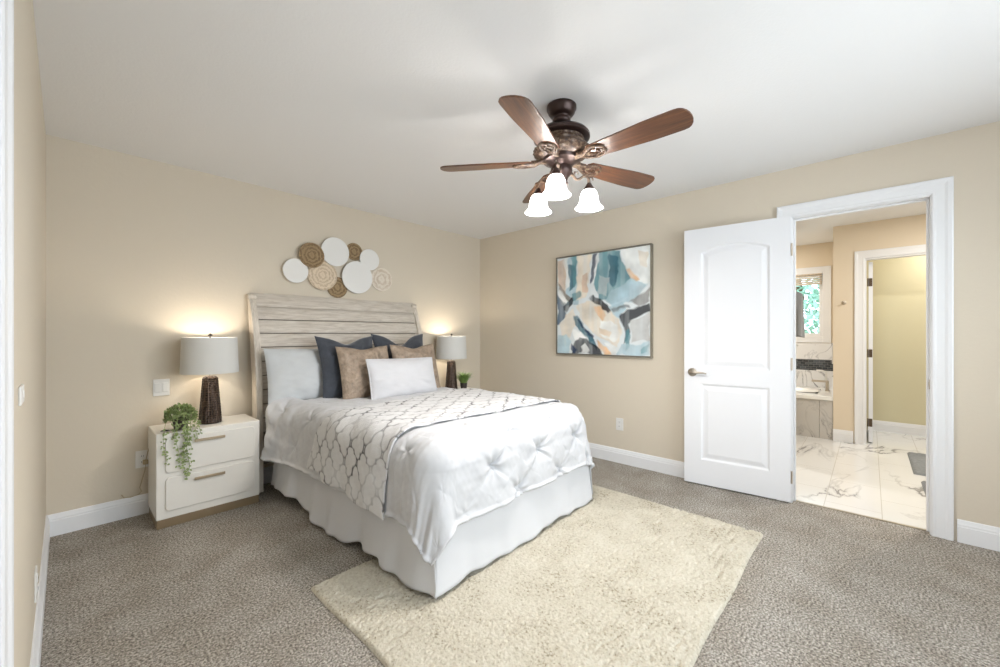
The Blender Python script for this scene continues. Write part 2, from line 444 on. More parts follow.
# left wall with a closed white door beside the camera and an added side window for fill light behind it
lw = MB()
lw.box(XL - T, XL, 1.0, YB, 0, H); lw.box(XL - T, XL, .19, 1.0, 2.05, H); lw.box(XL - T, XL, -.55, .19, 0, H)
lw.box(XL - T, XL, -1.25, -.55, 0, .85); lw.box(XL - T, XL, -1.25, -.55, 2.05, H); lw.box(XL - T, XL, YF, -1.25, 0, H)
S(lw.build('wall_left', M['wall']), 'beige wall running along the left edge of the photo')
OY0, OY1, OZ = -.285, .43, 2.09
rw = MB()
rw.box(XR, XR + T, OY1, YB, 0, H); rw.box(XR, XR + T, OY0, OY1, OZ, H); rw.box(XR, XR + T, YF, OY0, 0, H)
S(rw.build('wall_right', M['wall']), 'beige right wall with painting and open doorway')
fw = MB()
WX0, WX1, WZ0, WZ1 = .5, 3.0, .65, 2.15
fw.box(XL - T, WX0, YF - T, YF, 0, H); fw.box(WX1, XR + T, YF - T, YF, 0, H); fw.box(WX0, WX1, YF - T, YF, 0, WZ0); fw.box(WX0, WX1, YF - T, YF, WZ1, H)
S(fw.build('wall_front', M['wall']), 'beige window wall on the camera side of the bedroom')

def window(name, label, u0, u1, z0, z1, plane, pos, inward, mull=1):
    t = thing(name, label, 'window', kind='structure')
    fr = MB()
    def bx(a0, a1, c0, c1, d0, d1):
        p0, p1 = pos + d0 * inward, pos + d1 * inward
        if plane == 'y': fr.box(a0, a1, p0, p1, c0, c1)
        else: fr.box(p0, p1, a0, a1, c0, c1)
    for a0, a1, c0, c1 in ((u0 - .09, u0, z0 - .09, z1 + .09), (u1, u1 + .09, z0 - .09, z1 + .09), (u0, u1, z1, z1 + .09), (u0, u1, z0 - .09, z0)):
        bx(a0, a1, c0, c1, 0, .018)
    for a0, a1, c0, c1 in ((u0, u0 + .04, z0, z1), (u1 - .04, u1, z0, z1), (u0 + .04, u1 - .04, z1 - .04, z1), (u0 + .04, u1 - .04, z0, z0 + .04)):
        bx(a0, a1, c0, c1, -.09, -.03)
    for k in range(1, mull + 1):
        c = u0 + (u1 - u0) * k / (mull + 1); bx(c - .02, c + .02, z0 + .04, z1 - .04, -.09, -.03)
    fr.build('window_frame', M['trim'], t, bevel=.003)
    fr = MB()
    bx(u0 + .04, u1 - .04, z0 + .04, z1 - .04, -.065, -.06)
    fr.build('pane', M['glass'], t)
    return t
window('window_1', 'wide bedroom window on the camera side', WX0, WX1, WZ0, WZ1, 'y', YF, 1, 2)
window('fill_window', 'unseen narrow side window added to light the bed from the left', -1.25, -.55, .85, 2.05, 'x', XL, 1, 0)

def profile_run(name, pts2d, a, b, m, axis, base, sgn, label):
    """extrude a profile (depth from wall, height) along axis from a to b"""
    mb = MB()
    if axis == 'x': mb.prism([(base + sgn * d, z) for d, z in pts2d], a, b, 'yz')
    else: mb.prism([(base + sgn * d, z) for d, z in pts2d], a, b, 'xz')
    return S(mb.build(name, m), label, 'baseboard')
BP = [(0, 0), (.017, 0), (.017, .092), (.0135, .096), (.0135, .106), (.011, .112), (.007, .128), (.004, .132), (0, .132)]
profile_run('baseboard_back', BP, XL, XR, M['trim'], 'x', YB, -1, 'white baseboard along the headboard wall')
profile_run('baseboard_right', BP, .525, YB, M['trim'], 'y', XR, -1, 'white baseboard below the painting between corner and door')
profile_run('baseboard_right_near', BP, YF, -.38, M['trim'], 'y', XR, -1, 'white baseboard right of the doorway casing')
profile_run('baseboard_left', BP, 1.1, YB, M['trim'], 'y', XL, 1, 'white baseboard along the left wall')
profile_run('baseboard_front', BP, XL, XR, M['trim'], 'x', YF, 1, 'white baseboard under the camera side window')

def casing(name, y0, y1, z1, x, sgn, label, wd=.09):
    """door casing around opening y0..y1, height z1, on wall plane x"""
    mb = MB()
    prof = [(0, .012), (.006, .015), (.016, .015), (.020, .013), (.055, .015), (.066, .019), (.083, .020), (wd, .017)]
    def pt(u, d, side, top):   # u distance outwards from opening
        return u, d
    # build as swept mitred frame
    path = []
    vs = []; fs = []
    full = [(0, 0)] + prof + [(wd, 0)]
    n = len(full)
    for (corner) in range(4):
        for u, d in full:
            if corner == 0: p = (x + sgn * d, y0 - u, 0)
            elif corner == 1: p = (x + sgn * d, y0 - u, z1 + u)
            elif corner == 2: p = (x + sgn * d, y1 + u, z1 + u)
            else: p = (x + sgn * d, y1 + u, 0)
            vs.append(p)
    for c in range(3):
        for i in range(n - 1):
            fs.append((c * n + i, c * n + i + 1, (c + 1) * n + i + 1, (c + 1) * n + i))
        fs.append((c * n + n - 1, c * n, (c + 1) * n, (c + 1) * n + n - 1))
    fs.append(tuple(range(n))); fs.append(tuple(3 * n + k for k in range(n)))
    mb.add(vs, fs)
    return S(mb.build(name, M['trim']), label, 'trim')
JT = .015
casing('trim_1', OY0 + JT - .005, OY1 - JT + .005, OZ - JT + .005, XR, -1, 'white moulded casing around the bathroom doorway')
casing('trim_2', OY0 + JT - .005, OY1 - JT + .005, OZ - JT + .005, XR + T, 1, 'white casing on the bathroom side of the doorway')
jb = MB()
jb.box(XR, XR + T, OY0, OY0 + JT, 0, OZ); jb.box(XR, XR + T, OY1 - JT, OY1, 0, OZ); jb.box(XR, XR + T, OY0 + JT, OY1 - JT, OZ - JT, OZ)
jb.box(XR + .045, XR + .075, OY0 + JT, OY0 + JT + .012, 0, OZ - JT); jb.box(XR + .045, XR + .075, OY1 - JT - .012, OY1 - JT, 0, OZ - JT)
jb.box(XR + .045, XR + .075, OY0 + JT + .012, OY1 - JT - .012, OZ - JT - .012, OZ - JT)
S(jb.build('trim_3', M['trim'], bevel=.002), 'white jamb and stop inside the bathroom doorway', 'trim')
tag(MB().box(XR + .008, XR + .04, OY0 + JT, OY0 + JT + .003, .89, .95).box(XR + .014, XR + .034, OY0 + JT + .003, OY0 + JT + .0045, .905, .935).build('strike_plate', M['nickel'], bevel=.001),
    'small nickel strike plate on the right jamb of the doorway', 'strike plate')
casing('trim_4', .19, 1.0, 2.05, XL, 1, 'white door casing at the left edge beside the camera', .118)

# ---- panelled door leaf
def door_leaf(name, label, loc, rz, width=.71, height=2.03, handle=True, hinge=True, thick=.035, nickel_side=1):
    t = thing(name, label, 'door', loc, rz, kind='structure')
    # local: hinge edge at x=0, leaf extends +x, front face at y=0 facing -y, back at y=thick
    nx, nz = 150, 400
    xs = np.linspace(0, width, nx); zs = np.linspace(0, height, nz)
    X, Z = np.meshgrid(xs, zs, indexing='ij')
    def depth(sd):    # sd>0 inside panel
        d = np.zeros_like(sd)
        g = .010
        d = np.where(sd > 0, g * np.clip(sd / .012, 0, 1), 0)
        d = d - np.where(sd > .022, (g - .003) * np.clip((sd - .022) / .03, 0, 1), 0)
        return d
    m_ = .125
    sdx = np.minimum(X - m_, width - m_ - X)
    lo = np.minimum(sdx, np.minimum(Z - .2, .815 - Z))
    cx = width / 2; hw = width / 2 - m_; rise = .055; ztop = height - .20
    R = (hw * hw + rise * rise) / (2 * rise)
    arc = R - np.sqrt((X - cx) ** 2 + (Z - (ztop + rise - R)) ** 2)
    up = np.minimum(sdx, np.minimum(Z - .945, arc))
    D = depth(np.maximum(lo, up))
    P = np.stack([X, D, Z], -1)
    gridmesh('front_panel', P, M['door'], t, smooth=False)
    mb = MB()
    v = [(0, 0, 0), (width, 0, 0), (width, 0, height), (0, 0, height), (0, thick, 0), (width, thick, 0), (width, thick, height), (0, thick, height)]
    mb.add(v, [(0, 1, 5, 4), (1, 2, 6, 5), (2, 3, 7, 6), (3, 0, 4, 7), (4, 5, 6, 7)])
    mb.build('slab', M['door'], t)
    if handle:
        hz = .91; hx = width - .062
        mb = MB().lathe([(0.001, 0), (.034, 0), (.034, .005), (.030, .010), (.014, .013), (.011, .03), (.011, .045), (.001, .047)], 28, (hx, 0, hz), ax='y')
        # flip to -y side: lathe y axis uses -z => grows to -y
        mb.tube([(hx, -.042, hz), (hx - .02, -.046, hz), (hx - .05, -.047, hz + .003), (hx - .085, -.044, hz + .001), (hx - .11, -.040, hz - .004)], [.009, .009, .0085, .007, .005], 10)
        h = mb.build('door_handle', M['nickel'], t, smooth=True); h['label'] = 'brushed nickel lever handle'
        MB().box(width, width + .0015, .006, thick - .006, hz - .03, hz + .03).build('latch_plate', M['nickel'], t)
    if hinge:
        for hz in (.18, 1.0, 1.83):
            mb = MB().lathe([(.006, -.045), (.006, .045)], 12, (-.006, -.004, hz))
            mb.box(-.0015, 0, -.003, .030, hz - .045, hz + .045)
            mb.build('hinge', M['nickel'], t, smooth='auto')
    return t
hx_, hy_ = 3.560, .420
fx_, fy_ = 3.490, 1.135
ang = math.atan2(fy_ - hy_, fx_ - hx_)
# local -y must face the room (toward -x): with local +x -> direction ang, local y = ang+90 (toward -x..) so mirror by scaling is avoided: hinge edge at far end
d1 = door_leaf('door_1', 'white two-panel arched door standing open against the right wall', (fx_, fy_, .012), ang + PI, width=.715, height=2.074, handle=False, hinge=False)
# in this frame x=0 is the free edge, x=.715 the hinge edge, -y faces the room? computed below
# handle and hinges placed for that frame
hz = .905; hx = .062
mb = MB().lathe([(0.001, 0), (.034, 0), (.034, .005), (.030, .010), (.014, .013), (.011, .03), (.011, .045), (.001, .047)], 28, (hx, 0, hz), ax='y')
mb.tube([(hx, -.042, hz), (hx + .02, -.046, hz), (hx + .05, -.047, hz + .003), (hx + .085, -.044, hz + .001), (hx + .11, -.040, hz - .004)], [.009, .009, .0085, .007, .005], 10)
o = mb.build('door_handle', M['nickel'], d1, smooth=True); o['label'] = 'brushed nickel lever handle'
MB().box(-.0015, 0, .006, .029, hz - .03, hz + .03).build('latch_plate', M['nickel'], d1)
for z_ in (.18, 1.0, 1.83):
    MB().lathe([(.006, -.045), (.006, .045)], 12, (.721, .004, z_)).box(.715, .7165, .004, .030, z_ - .045, z_ + .045).build('hinge', M['nickel'], d1, smooth='auto')

# closed door in the left wall (only its casing reaches the photo)
door_leaf('door_2', 'white closed door in the left wall beside the camera', (XL - .03, .985, .01), -PI / 2 , width=.78, handle=False, hinge=False) 

# ---- bathroom
BX = 6.03; BXE = 7.0
S(MB().box(XR + .06, BXE + .12, -1.8, 2.2, -.1, 0).build('floor_bathroom', M['marble_floor']), 'veined white marble tile floor of the bathroom', 'floor')
S(MB().box(XR + T / 2, BXE + .12, -1.8, 2.2, 2.47, 2.57).build('ceiling_bathroom', M['ceiling']), 'white ceiling of the bathroom', 'ceiling')
bw = MB()
bw.box(BX, BX + .10, -1.8, -.70, 0, 2.47); bw.box(BX, BX + .10, -.70, .045, 2.07, 2.47); bw.box(BX, BX + .10, .045, .315, 0, 2.47)
S(bw.build('wall_bathroom', M['bath_wall']), 'warm beige bathroom wall with robe hook around the inner doorway')
S(MB().box(BX + .10, BXE, .055, .315, 0, 2.47).build('wall_partition', M['bath_wall']), 'beige wall between tub alcove and toilet room')
S(MB().box(BXE, BXE + T, -1.8, .055, 0, 2.47).build('wall_closet', M['wc_wall']), 'olive beige wall inside the toilet room')
ew = MB()
EY0, EY1, EZ0, EZ1 = .475, 1.40, 1.20, 2.06
ew.box(BXE, BXE + T, .055, EY0, 0, 2.47); ew.box(BXE, BXE + T, EY1, 2.2, 0, 2.47); ew.box(BXE, BXE + T, EY0, EY1, 0, EZ0); ew.box(BXE, BXE + T, EY0, EY1, EZ1, 2.47)
S(ew.build('wall_window', M['bath_wall']), 'beige outer wall around the bathroom window')
S(MB().box(XR + T, BXE + T, 2.2, 2.3, 0, 2.47).build('wall_bath_far', M['bath_wall']), 'beige far left wall of the bathroom')
S(MB().box(XR + T, BXE + T, -1.9, -1.8, 0, 2.47).build('wall_bath_near', M['bath_wall']), 'beige far right wall of the bathroom')
S(MB().box(4.7, BX, .665, .765, 0, 2.47).build('wall_towel', M['bath_wall']), 'beige partition carrying the towel hook behind the open door')
S(MB().box(BXE - .012, BXE, .315, 2.2, .5, .73).box(BXE - .012, BXE, .315, 2.2, .88, 1.105).build('trim_5', M['marble_wall']), 'veined marble tile surround above the tub', 'tile')
S(MB().box(BXE - .013, BXE, .315, 2.2, .73, .88).build('trim_6', M['mosaic']), 'black mosaic band in the tub surround', 'tile')
S(MB().box(BX, BXE - .013, .315, .327, .5, .73).box(BX + .02, BXE - .013, .315, .327, .88, 1.105).build('trim_7', M['marble_wall']), 'marble tile return at the right end of the tub', 'tile')
window('window_3', 'small bathroom window over the tub with bright foliage outside', EY0, EY1, EZ0, EZ1, 'x', BXE, -1, 0)
casing('trim_8', -.70, .045, 2.07, BX, -1, 'white casing around the toilet room doorway', .085)
S(MB().box(BX, BX + .10, .03, .045, 0, 2.07).box(BX, BX + .10, -.70, -.685, 0, 2.07).box(BX, BX + .10, -.685, .03, 2.055, 2.07).build('trim_9', M['trim']), 'white jamb of the toilet room doorway', 'trim')
profile_run('baseboard_bathroom', BP, .14, .315, M['trim'], 'y', BX, -1, 'short white baseboard beside the tub apron')
profile_run('baseboard_closet', BP, -1.8, .02, M['trim'], 'y', BXE, -1, 'white baseboard inside the toilet room')
S(MB().box(BX + .10, BXE - .02, .035, .055, 0, .13).build('baseboard_partition', M['trim']), 'white baseboard behind the toilet room door', 'baseboard')
dw = door_leaf('door_3', 'white toilet room door opened inward seen edge on', (BX + .115, -.022, .012), 0, width=.70, handle=False, hinge=False)
for z_ in (.22, 1.0, 1.80):
    MB().box(-.002, 0, .004, .032, z_ - .045, z_ + .045).lathe([(.006, -.045), (.006, .045)], 12, (-.006, .040, z_)).build('hinge', M['hinge'], dw, smooth='auto')
S(MB().box(XR + .05, XR + .07, OY0 + JT, OY1 - JT, 0, .004).build('trim_10', M['nickel']), 'thin threshold strip between carpet and marble', 'trim')

# tub
tb = thing('bathtub', 'white bathtub with marble tiled apron under the bathroom window', 'bathtub', (BX, .316, 0))
ap = MB()
for k in range(4):
    a = .0 if k == 0 else .125 + (k - 1) * .61
    b = .122 if k == 0 else a + .607
    b = min(b, 1.86)
    ap.box(.01, .03, a, b, .0, .455)
ap.build('apron', M['marble_apron'], tb, bevel=.001)
dk = MB()
dk.box(-.012, .20, 0, 1.86, .455, .50); dk.box(.80, .955, 0, 1.86, .455, .50); dk.box(.2, .8, 0, .16, .455, .5); dk.box(.2, .8, 1.66, 1.86, .455, .5)
dk.build('deck', M['tubwhite'], tb, bevel=.006)
dk = MB()
vs = []; fs = []
lv = [(.30, .75, .499), (.31, .76, .503), (.285, .735, .498), (.25, .70, .30), (.2, .62, .12)]
n = 48
for (a, b, z) in lv:
    for k in range(n):
        q = 2 * PI * k / n
        cs, sn = math.cos(q), math.sin(q)
        vs.append((.5 + a * math.copysign(abs(cs) ** .6, cs), .91 + b * math.copysign(abs(sn) ** .6, sn), z))
for i in range(len(lv) - 1):
    for k in range(n):
        fs.append((i * n + k, i * n + (k + 1) % n, (i + 1) * n + (k + 1) % n, (i + 1) * n + k))
fs.append(tuple((len(lv) - 1) * n + k for k in range(n)))
dk.add(vs, fs); dk.build('basin', M['tubwhite'], tb, smooth=True)
fc = thing('tub_faucet', 'chrome tub spout and handle on the deck at the right end of the tub', 'faucet', (6.60, .40, .50))
MB().lathe([(.026, 0), (.026, .01), (.016, .014), (.016, .13)], 20).build('riser', M['nickel'], fc, smooth='auto')
MB().box(-.02, .02, -.01, .16, .11, .135).build('spout', M['nickel'], fc, bevel=.005)
MB().tube([(.10, .02, .0), (.10, .02, .24), (.10, .06, .25), (.10, .12, .25)], .011, 10).build('hand_shower', M['plastic'], fc, smooth=True)

# robe hook
rh = thing('robe_hook', 'small nickel robe hook on the beige wall beside the toilet room doorway', 'hook', (BX, .22, 1.585))
MB().lathe([(.022, 0), (.022, .006), (.014, .012)], 20, ax='x').build('rosette', M['nickel'], rh, smooth='auto').scale = (-1, 1, 1)
MB().tube([(-.008, 0, 0), (-.03, 0, -.004), (-.045, 0, .002), (-.055, 0, .014)], [.007, .007, .009, .011], 10).build('peg', M['nickel'], rh, smooth=True)

# towel on ring
tr = thing('towel_ring', 'nickel towel hook holding the grey towel', 'towel hook', (5.42, .665, 1.66))
MB().lathe([(.025, 0), (.025, .008), (.01, .012), (.01, .075)], 20, ax='y').build('post', M['nickel'], tr, smooth='auto')
MB().tube([(-.10, -.072, 0), (.10, -.072, 0)], .008, 10).build('bar', M['nickel'], tr, smooth=True)
nu, nv = 40, 60
U, V = np.meshgrid(np.linspace(0, 2 * PI, nu), np.linspace(0, 1, nv), indexing='ij')
wd = .055 + .03 * V; tk = .036 + .012 * V
px_ = 5.42 + np.cos(U) * (wd + .05) * (1 + .08 * np.sin(3 * U + 4 * V)); py_ = .575 + np.sin(U) * tk * (1 + .16 * np.sin(5 * U + 2 * V))
pz_ = 1.672 - .47 * V + .012 * np.cos(U * 2)
P = np.stack([px_, py_, pz_], -1)
capT = P[:, :1].copy(); capT[:, 0, 0] = 5.42; capT[:, 0, 1] = .575; capT[:, 0, 2] = 1.682
capB = P[:, -1:].copy(); capB[:, 0, 0] = 5.42; capB[:, 0, 1] = .575; capB[:, 0, 2] = 1.20
tag(gridmesh('hand_towel', np.concatenate([capT, P, capB], 1), M['towel']), 'folded grey towel hanging in front of the bathroom window', 'towel')

# blind in bathroom window
bl = thing('window_blind', 'tan woven blind gathered at the top of the bathroom window', 'blind', (6.985, .94, 2.06))
mb = MB()
for k in range(5):
    mb.box(-.008 - .004 * (k % 2), .022, -.455, .455, -.018 - .026 * k, -.0 - .026 * k)
mb.build('folds', M['blind'], bl, bevel=.004)
MB().box(-.012, .022, -.455, .455, -.150, -.128).build('bottom_rail', M['blind'], bl, bevel=.003)

# bath mats
def bath_mat(loc, sx, sy, label):
    nx, ny = 60, 40
    X, Y = np.meshgrid(np.linspace(-sx / 2, sx / 2, nx), np.linspace(-sy / 2, sy / 2, ny), indexing='ij')
    ed = np.minimum(sx / 2 - abs(X), sy / 2 - abs(Y))
    Z = .018 * np.clip(ed / .012, 0, 1) ** .5 + .0025 * vnoise(X, Y, 90, 3) * (ed > .01)
    o = gridmesh('bath_mat', np.stack([X, Y, Z], -1), M['matgrey']); o.location = loc
    return tag(o, label, 'bath mat', 'grey bath mats')
bath_mat((5.47, -.56, .001), .85, .56, 'grey bath mat farther from the bedroom doorway')
bath_mat((4.42, -.58, .001), .80, .54, 'grey bath mat nearest the bedroom carpet, cut off by the casing')

# bathroom lamps (recessed) and toilet room lamp
def downlight(x, y, label, pw, col=(1, .97, .92)):
    t = thing('recessed_light', label, 'ceiling light', (x, y, 2.47))
    MB().lathe([(.085, 0), (.085, -.006), (.065, -.006), (.065, 0)], 28, cap=False).build('trim_ring', M['trim'], t, smooth='auto')
    MB().lathe([(.001, -.002), (.065, -.003)], 28, cap=False).build('lens', M['bulb'], t)
    d = area_light('recessed_lamp', (x, y, 2.47 - .012), (0, 0, 0), .12, .12, pw, col)
downlight(4.9, -.75, 'recessed bathroom light right of the doorway', 30)
downlight(5.0, 1.6, 'recessed bathroom light behind the open door', 20)
downlight(6.6, -.75, 'recessed light in the toilet room ceiling', 11, (1, .98, .93))
downlight(6.5, 1.35, 'recessed light above the tub', 11)

# outside the bathroom window: railing, tree, ground
S(MB().box(7.3, 22, -8, 12, -.5, -.4).build('ground', M['outgrass']), 'ground outside the bathroom window', 'ground')
rl = thing('railing', 'white railing outside the bathroom window', 'railing', (8.1, 1.0, -.4))
mb = MB().box(-.03, .03, -1.2, 1.6, 1.58, 1.64).box(-.02, .02, -1.2, 1.6, .15, .2)
mb.build('rail', M['trim'], rl)
for k in range(22):
    MB().box(-.015, .015, -1.2 + k * .13, -1.17 + k * .13, .0, 1.58).build('baluster', M['trim'], rl)
tt = thing('tree', 'leafy green tree outside the bathroom window', 'tree', (10.5, 1.2, -.4))
MB().tube([(0, 0, 0), (.1, .05, 1.2), (0, -.1, 2.4), (.1, 0, 3.2)], [.14, .12, .09, .04], 10).build('trunk', mat('bark', (110, 90, 70), .9, noise=(20, .3)), tt, smooth=True)
M['treeleaf'] = mat('tree_leaf', (168, 204, 186), .6, noise=(3, .5))
mb = MB()
for k in range(1900):
    d = Vector((random.gauss(0, 1), random.gauss(0, 1), random.gauss(0, 1))).normalized() * (random.random() ** .4)
    c = Vector((d.x * 1.2, d.y * 1.9, 2.5 + d.z * 1.7))
    a = Vector((random.gauss(0, 1), random.gauss(0, 1), random.gauss(0, 1))).normalized() * .10
    b = a.cross(Vector((random.gauss(0, 1), random.gauss(0, 1), 1))).normalized() * .05
    mb.add([c - a, c + b, c + a, c - b], [(0, 1, 2, 3)])
mb.build('foliage', M['treeleaf'], tt, fix=False)

# ------------------------------------------------------------------ rug
RX0, RX1, RY0, RY1 = .80, 2.89, .48, 1.98
nx, ny = 520, 380
X, Y = np.meshgrid(np.linspace(RX0, RX1, nx), np.linspace(RY0, RY1, ny), indexing='ij')
ed = np.minimum(np.minimum(X - RX0, RX1 - X), np.minimum(Y - RY0, RY1 - Y))
Xw = X + .004 * np.sin(Y * 9 + 1) * np.clip(1 - ed / .1, 0, 1); Yw = Y + .004 * np.sin(X * 8) * np.clip(1 - ed / .1, 0, 1)
tuft = rng.random((nx, ny)); 
tuft = (tuft + np.roll(tuft, 1, 0) + np.roll(tuft, 1, 1) + np.roll(tuft, (1, 1), (0, 1))) / 4
Z = (.016 + .0015 * vnoise(X, Y, 14, 11, 3) + .010 * (tuft - .5) - .013 * np.clip(vnoise(X * 1.0 + Y * .6, Y * 2.6, 48, 12, 4) * np.clip(vnoise(X, Y, 6, 13, 2) + .7, 0, 1) - .18, 0, 1)) * np.clip(ed / .012, 0, 1) ** .6 + .0
P = np.stack([Xw - 1.84, Yw - 1.23, np.maximum(Z, 0) + .002], -1)
o = gridmesh('area_rug', P, M['rug']); o.location = (1.84, 1.23, 0)
tag(o, 'cream shag area rug lying under the foot of the bed on the carpet', 'rug')

# ------------------------------------------------------------------ bed
BXL, BXR, BYF, BYH = 1.10, 2.535, 1.51, 3.38
bed = thing('bed', 'bed with a whitewashed curved plank headboard and white bed skirt', 'bed', (1.80, 2.5, 0))
def loc(mbv): return mbv
BROT = R_(1.7)
ROT2 = np.array([[math.cos(BROT), -math.sin(BROT)], [math.sin(BROT), math.cos(BROT)]])
def turn(P):
    Q = P.copy(); Q[..., :2] = (P[..., :2] - np.array([1.8, 3.5])) @ ROT2.T + np.array([1.8, 3.5]); return Q
OFF = Matrix.Translation((-1.80, -2.5, 0))
OFFR = OFF @ Matrix.Translation((1.8, 3.5, 0)) @ Matrix.Rotation(BROT, 4, 'Z') @ Matrix.Translation((-1.8, -3.5, 0))
def BR_():
    m = MB(); m.M = OFFR; return m
def BM():
    m = MB(); m.M = OFF; return m
BR_().box(BXL + .02, BXR - .02, BYF + .02, BYH, .17, .40).build('box_spring', M['sheet'], bed, bevel=.03, seg=4)
BR_().box(BXL + .02, BXR - .02, BYF + .03, BYH, .40, .655).build('mattress', M['sheet'], bed, bevel=.05, seg=5)
BR_().box(BXL + .03, BXR - .03, BYF + .05, 3.44, .14, .17).build('bed_frame', M['dark'], bed)
for (x, y) in ((1.145, 1.62), (2.50, 1.62), (1.145, 2.45), (2.50, 2.45), (1.145, 3.25), (2.50, 3.25)):
    BR_().lathe([(.018, .004 if y > 2 else .03), (.022, .14)], 14, (x, y, 0)).build('leg', M['dark'], bed, smooth='auto')
# headboard : profile swept along x, planks with grooves
prof = [(3.440, .20), (3.442, .45), (3.448, .70), (3.462, .90), (3.488, 1.08), (3.520, 1.22), (3.552, 1.33), (3.580, 1.41), (3.600, 1.455)]
top = [(3.585, 1.452), (3.592, 1.475), (3.607, 1.505), (3.625, 1.53), (3.638, 1.55), (3.648, 1.562), (3.656, 1.56), (3.658, 1.54), (3.652, 1.52), (3.640, 1.50), (3.632, 1.46)]
def interp(z):
    return float(np.interp(z, [p[1] for p in prof], [p[0] for p in prof]))
hbm = BM()
ztops = np.linspace(.47, 1.455, 10)
for k in range(9):
    z0, z1 = ztops[k] + .0042, ztops[k + 1] - .0042
    zs = np.linspace(z0, z1, 4)
    front = [(interp(z) + (0.004 if i in (0, 3) else 0), z) for i, z in enumerate(zs)]
    back = [(y + .03, z) for y, z in front][::-1]
    hbm.prism(front + back, 1.03, 2.53, 'yz')
# backing closes the grooves; its darker colour paints in their shade
zs = np.linspace(.22, 1.45, 14)
BM().prism([(interp(z) + .026, z) for z in zs] + [(interp(z) + .034, z) for z in zs][::-1], 1.03, 2.53, 'yz').build('headboard_backing', M['backing'], bed)
hbm.build('headboard_panel', M['headboard'], bed)
BM().prism(top, 1.0, 2.56, 'yz').build('top_rail', M['headboard'], bed, smooth='auto')
for (a, b) in ((.985, 1.032), (2.528, 2.575)):
    zs = list(np.linspace(0.02, 1.455, 16))
    fr = [(interp(max(z, .2)) - .022, z) for z in zs] + [(3.60, 1.50), (3.625, 1.532)]
    bk = [(3.655, 1.535), (3.655, 1.49), (3.645, 1.40), (3.615, 1.28), (3.575, 1.10), (3.545, .9), (3.53, .6), (3.53, .02)]
    BM().prism(fr + bk, a, b, 'yz').build('side_post', M['headboard_side'], bed, bevel=.004)
    BM().lathe([(.001, 0), (.022, 0), (.026, .004), (.026, b - a + .012), (.022, b - a + .016), (.001, b - a + .016)], 20, (a - .008, 3.632, 1.525), ax='x').build('scroll_end', M['headboard_side'], bed, smooth='auto')

# ---- bed skirt : three hanging panels with gathers
def skirt():
    vs = []; fs = []
    def panel(path, seed, hem, fold):
        P = []
        L_ = [0]
        for i in range(1, len(path)): L_.append(L_[-1] + math.dist(path[i], path[i - 1]))
        n = int(L_[-1] / .012)
        ss = np.linspace(0, L_[-1], n)
        xs = np.interp(ss, L_, [p[0] for p in path]); ys = np.interp(ss, L_, [p[1] for p in path])
        tx = np.gradient(xs, ss); ty = np.gradient(ys, ss); ln = np.hypot(tx, ty); nxx, nyy = ty / ln, -tx / ln
        r = np.random.default_rng(seed)
        wv = sum(np.sin(ss * k + r.uniform(0, 6)) * a for k, a in ((9, 1.), (17, .7), (31, .45), (52, .2)))
        vv = np.linspace(0, 1, 26)
        out = np.zeros((n, 26, 3))
        for j, v in enumerate(vv):
            d = fold * (v ** 1.3) * wv * .5 + .012 * v + .022 * v * v
            z = .385 * (1 - v) + (hem(ss / L_[-1]) + .004 * np.sin(ss * 31 + seed)) * v
            q_ = ss / L_[-1]
            out[:, j, 0] = xs + nxx * d - .040 * v ** 1.4 * np.exp(-(q_ / .05) ** 2) * (seed == 2); out[:, j, 1] = ys + nyy * d - .045 * v ** 1.6 * np.exp(-((1 - q_) / .05) ** 2) * (seed == 1); out[:, j, 2] = z
        return out
    ps = []
    ps.append(panel([(BXL - .006, 3.38), (BXL - .006, BYF - .008)], 1, lambda q: .062 + .03 * np.sin(q * 9 + .4) * (q < .8) - .030 * q + .006 * np.sin(q * 41), -.028))
    ps.append(panel([(BXL + .010, BYF - .006), (BXR + .0, BYF - .012)], 2, lambda q: .034 + .008 * np.sin(q * 12), .010))
    ps.append(panel([(BXR + .006, BYF - .03), (BXR + .006, 3.38)], 3, lambda q: .045 + .0 * q, .016))
    obs = []
    me_v = []; me_f = []
    for P in ps:
        P = turn(P) - np.array([1.80, 2.5, 0])
        o = len(me_v); nu, nv = P.shape[:2]
        me_v += [tuple(p) for p in P.reshape(-1, 3)]
        for i in range(nu - 1):
            for j in range(nv - 1):
                me_f.append((o + i * nv + j, o + (i + 1) * nv + j, o + (i + 1) * nv + j + 1, o + i * nv + j + 1))
    mb = MB(); mb.v = me_v; mb.f = me_f
    ob = mb.build('bed_skirt', M['skirt'], bed, smooth=True, fix=False, solid=.003)
skirt()

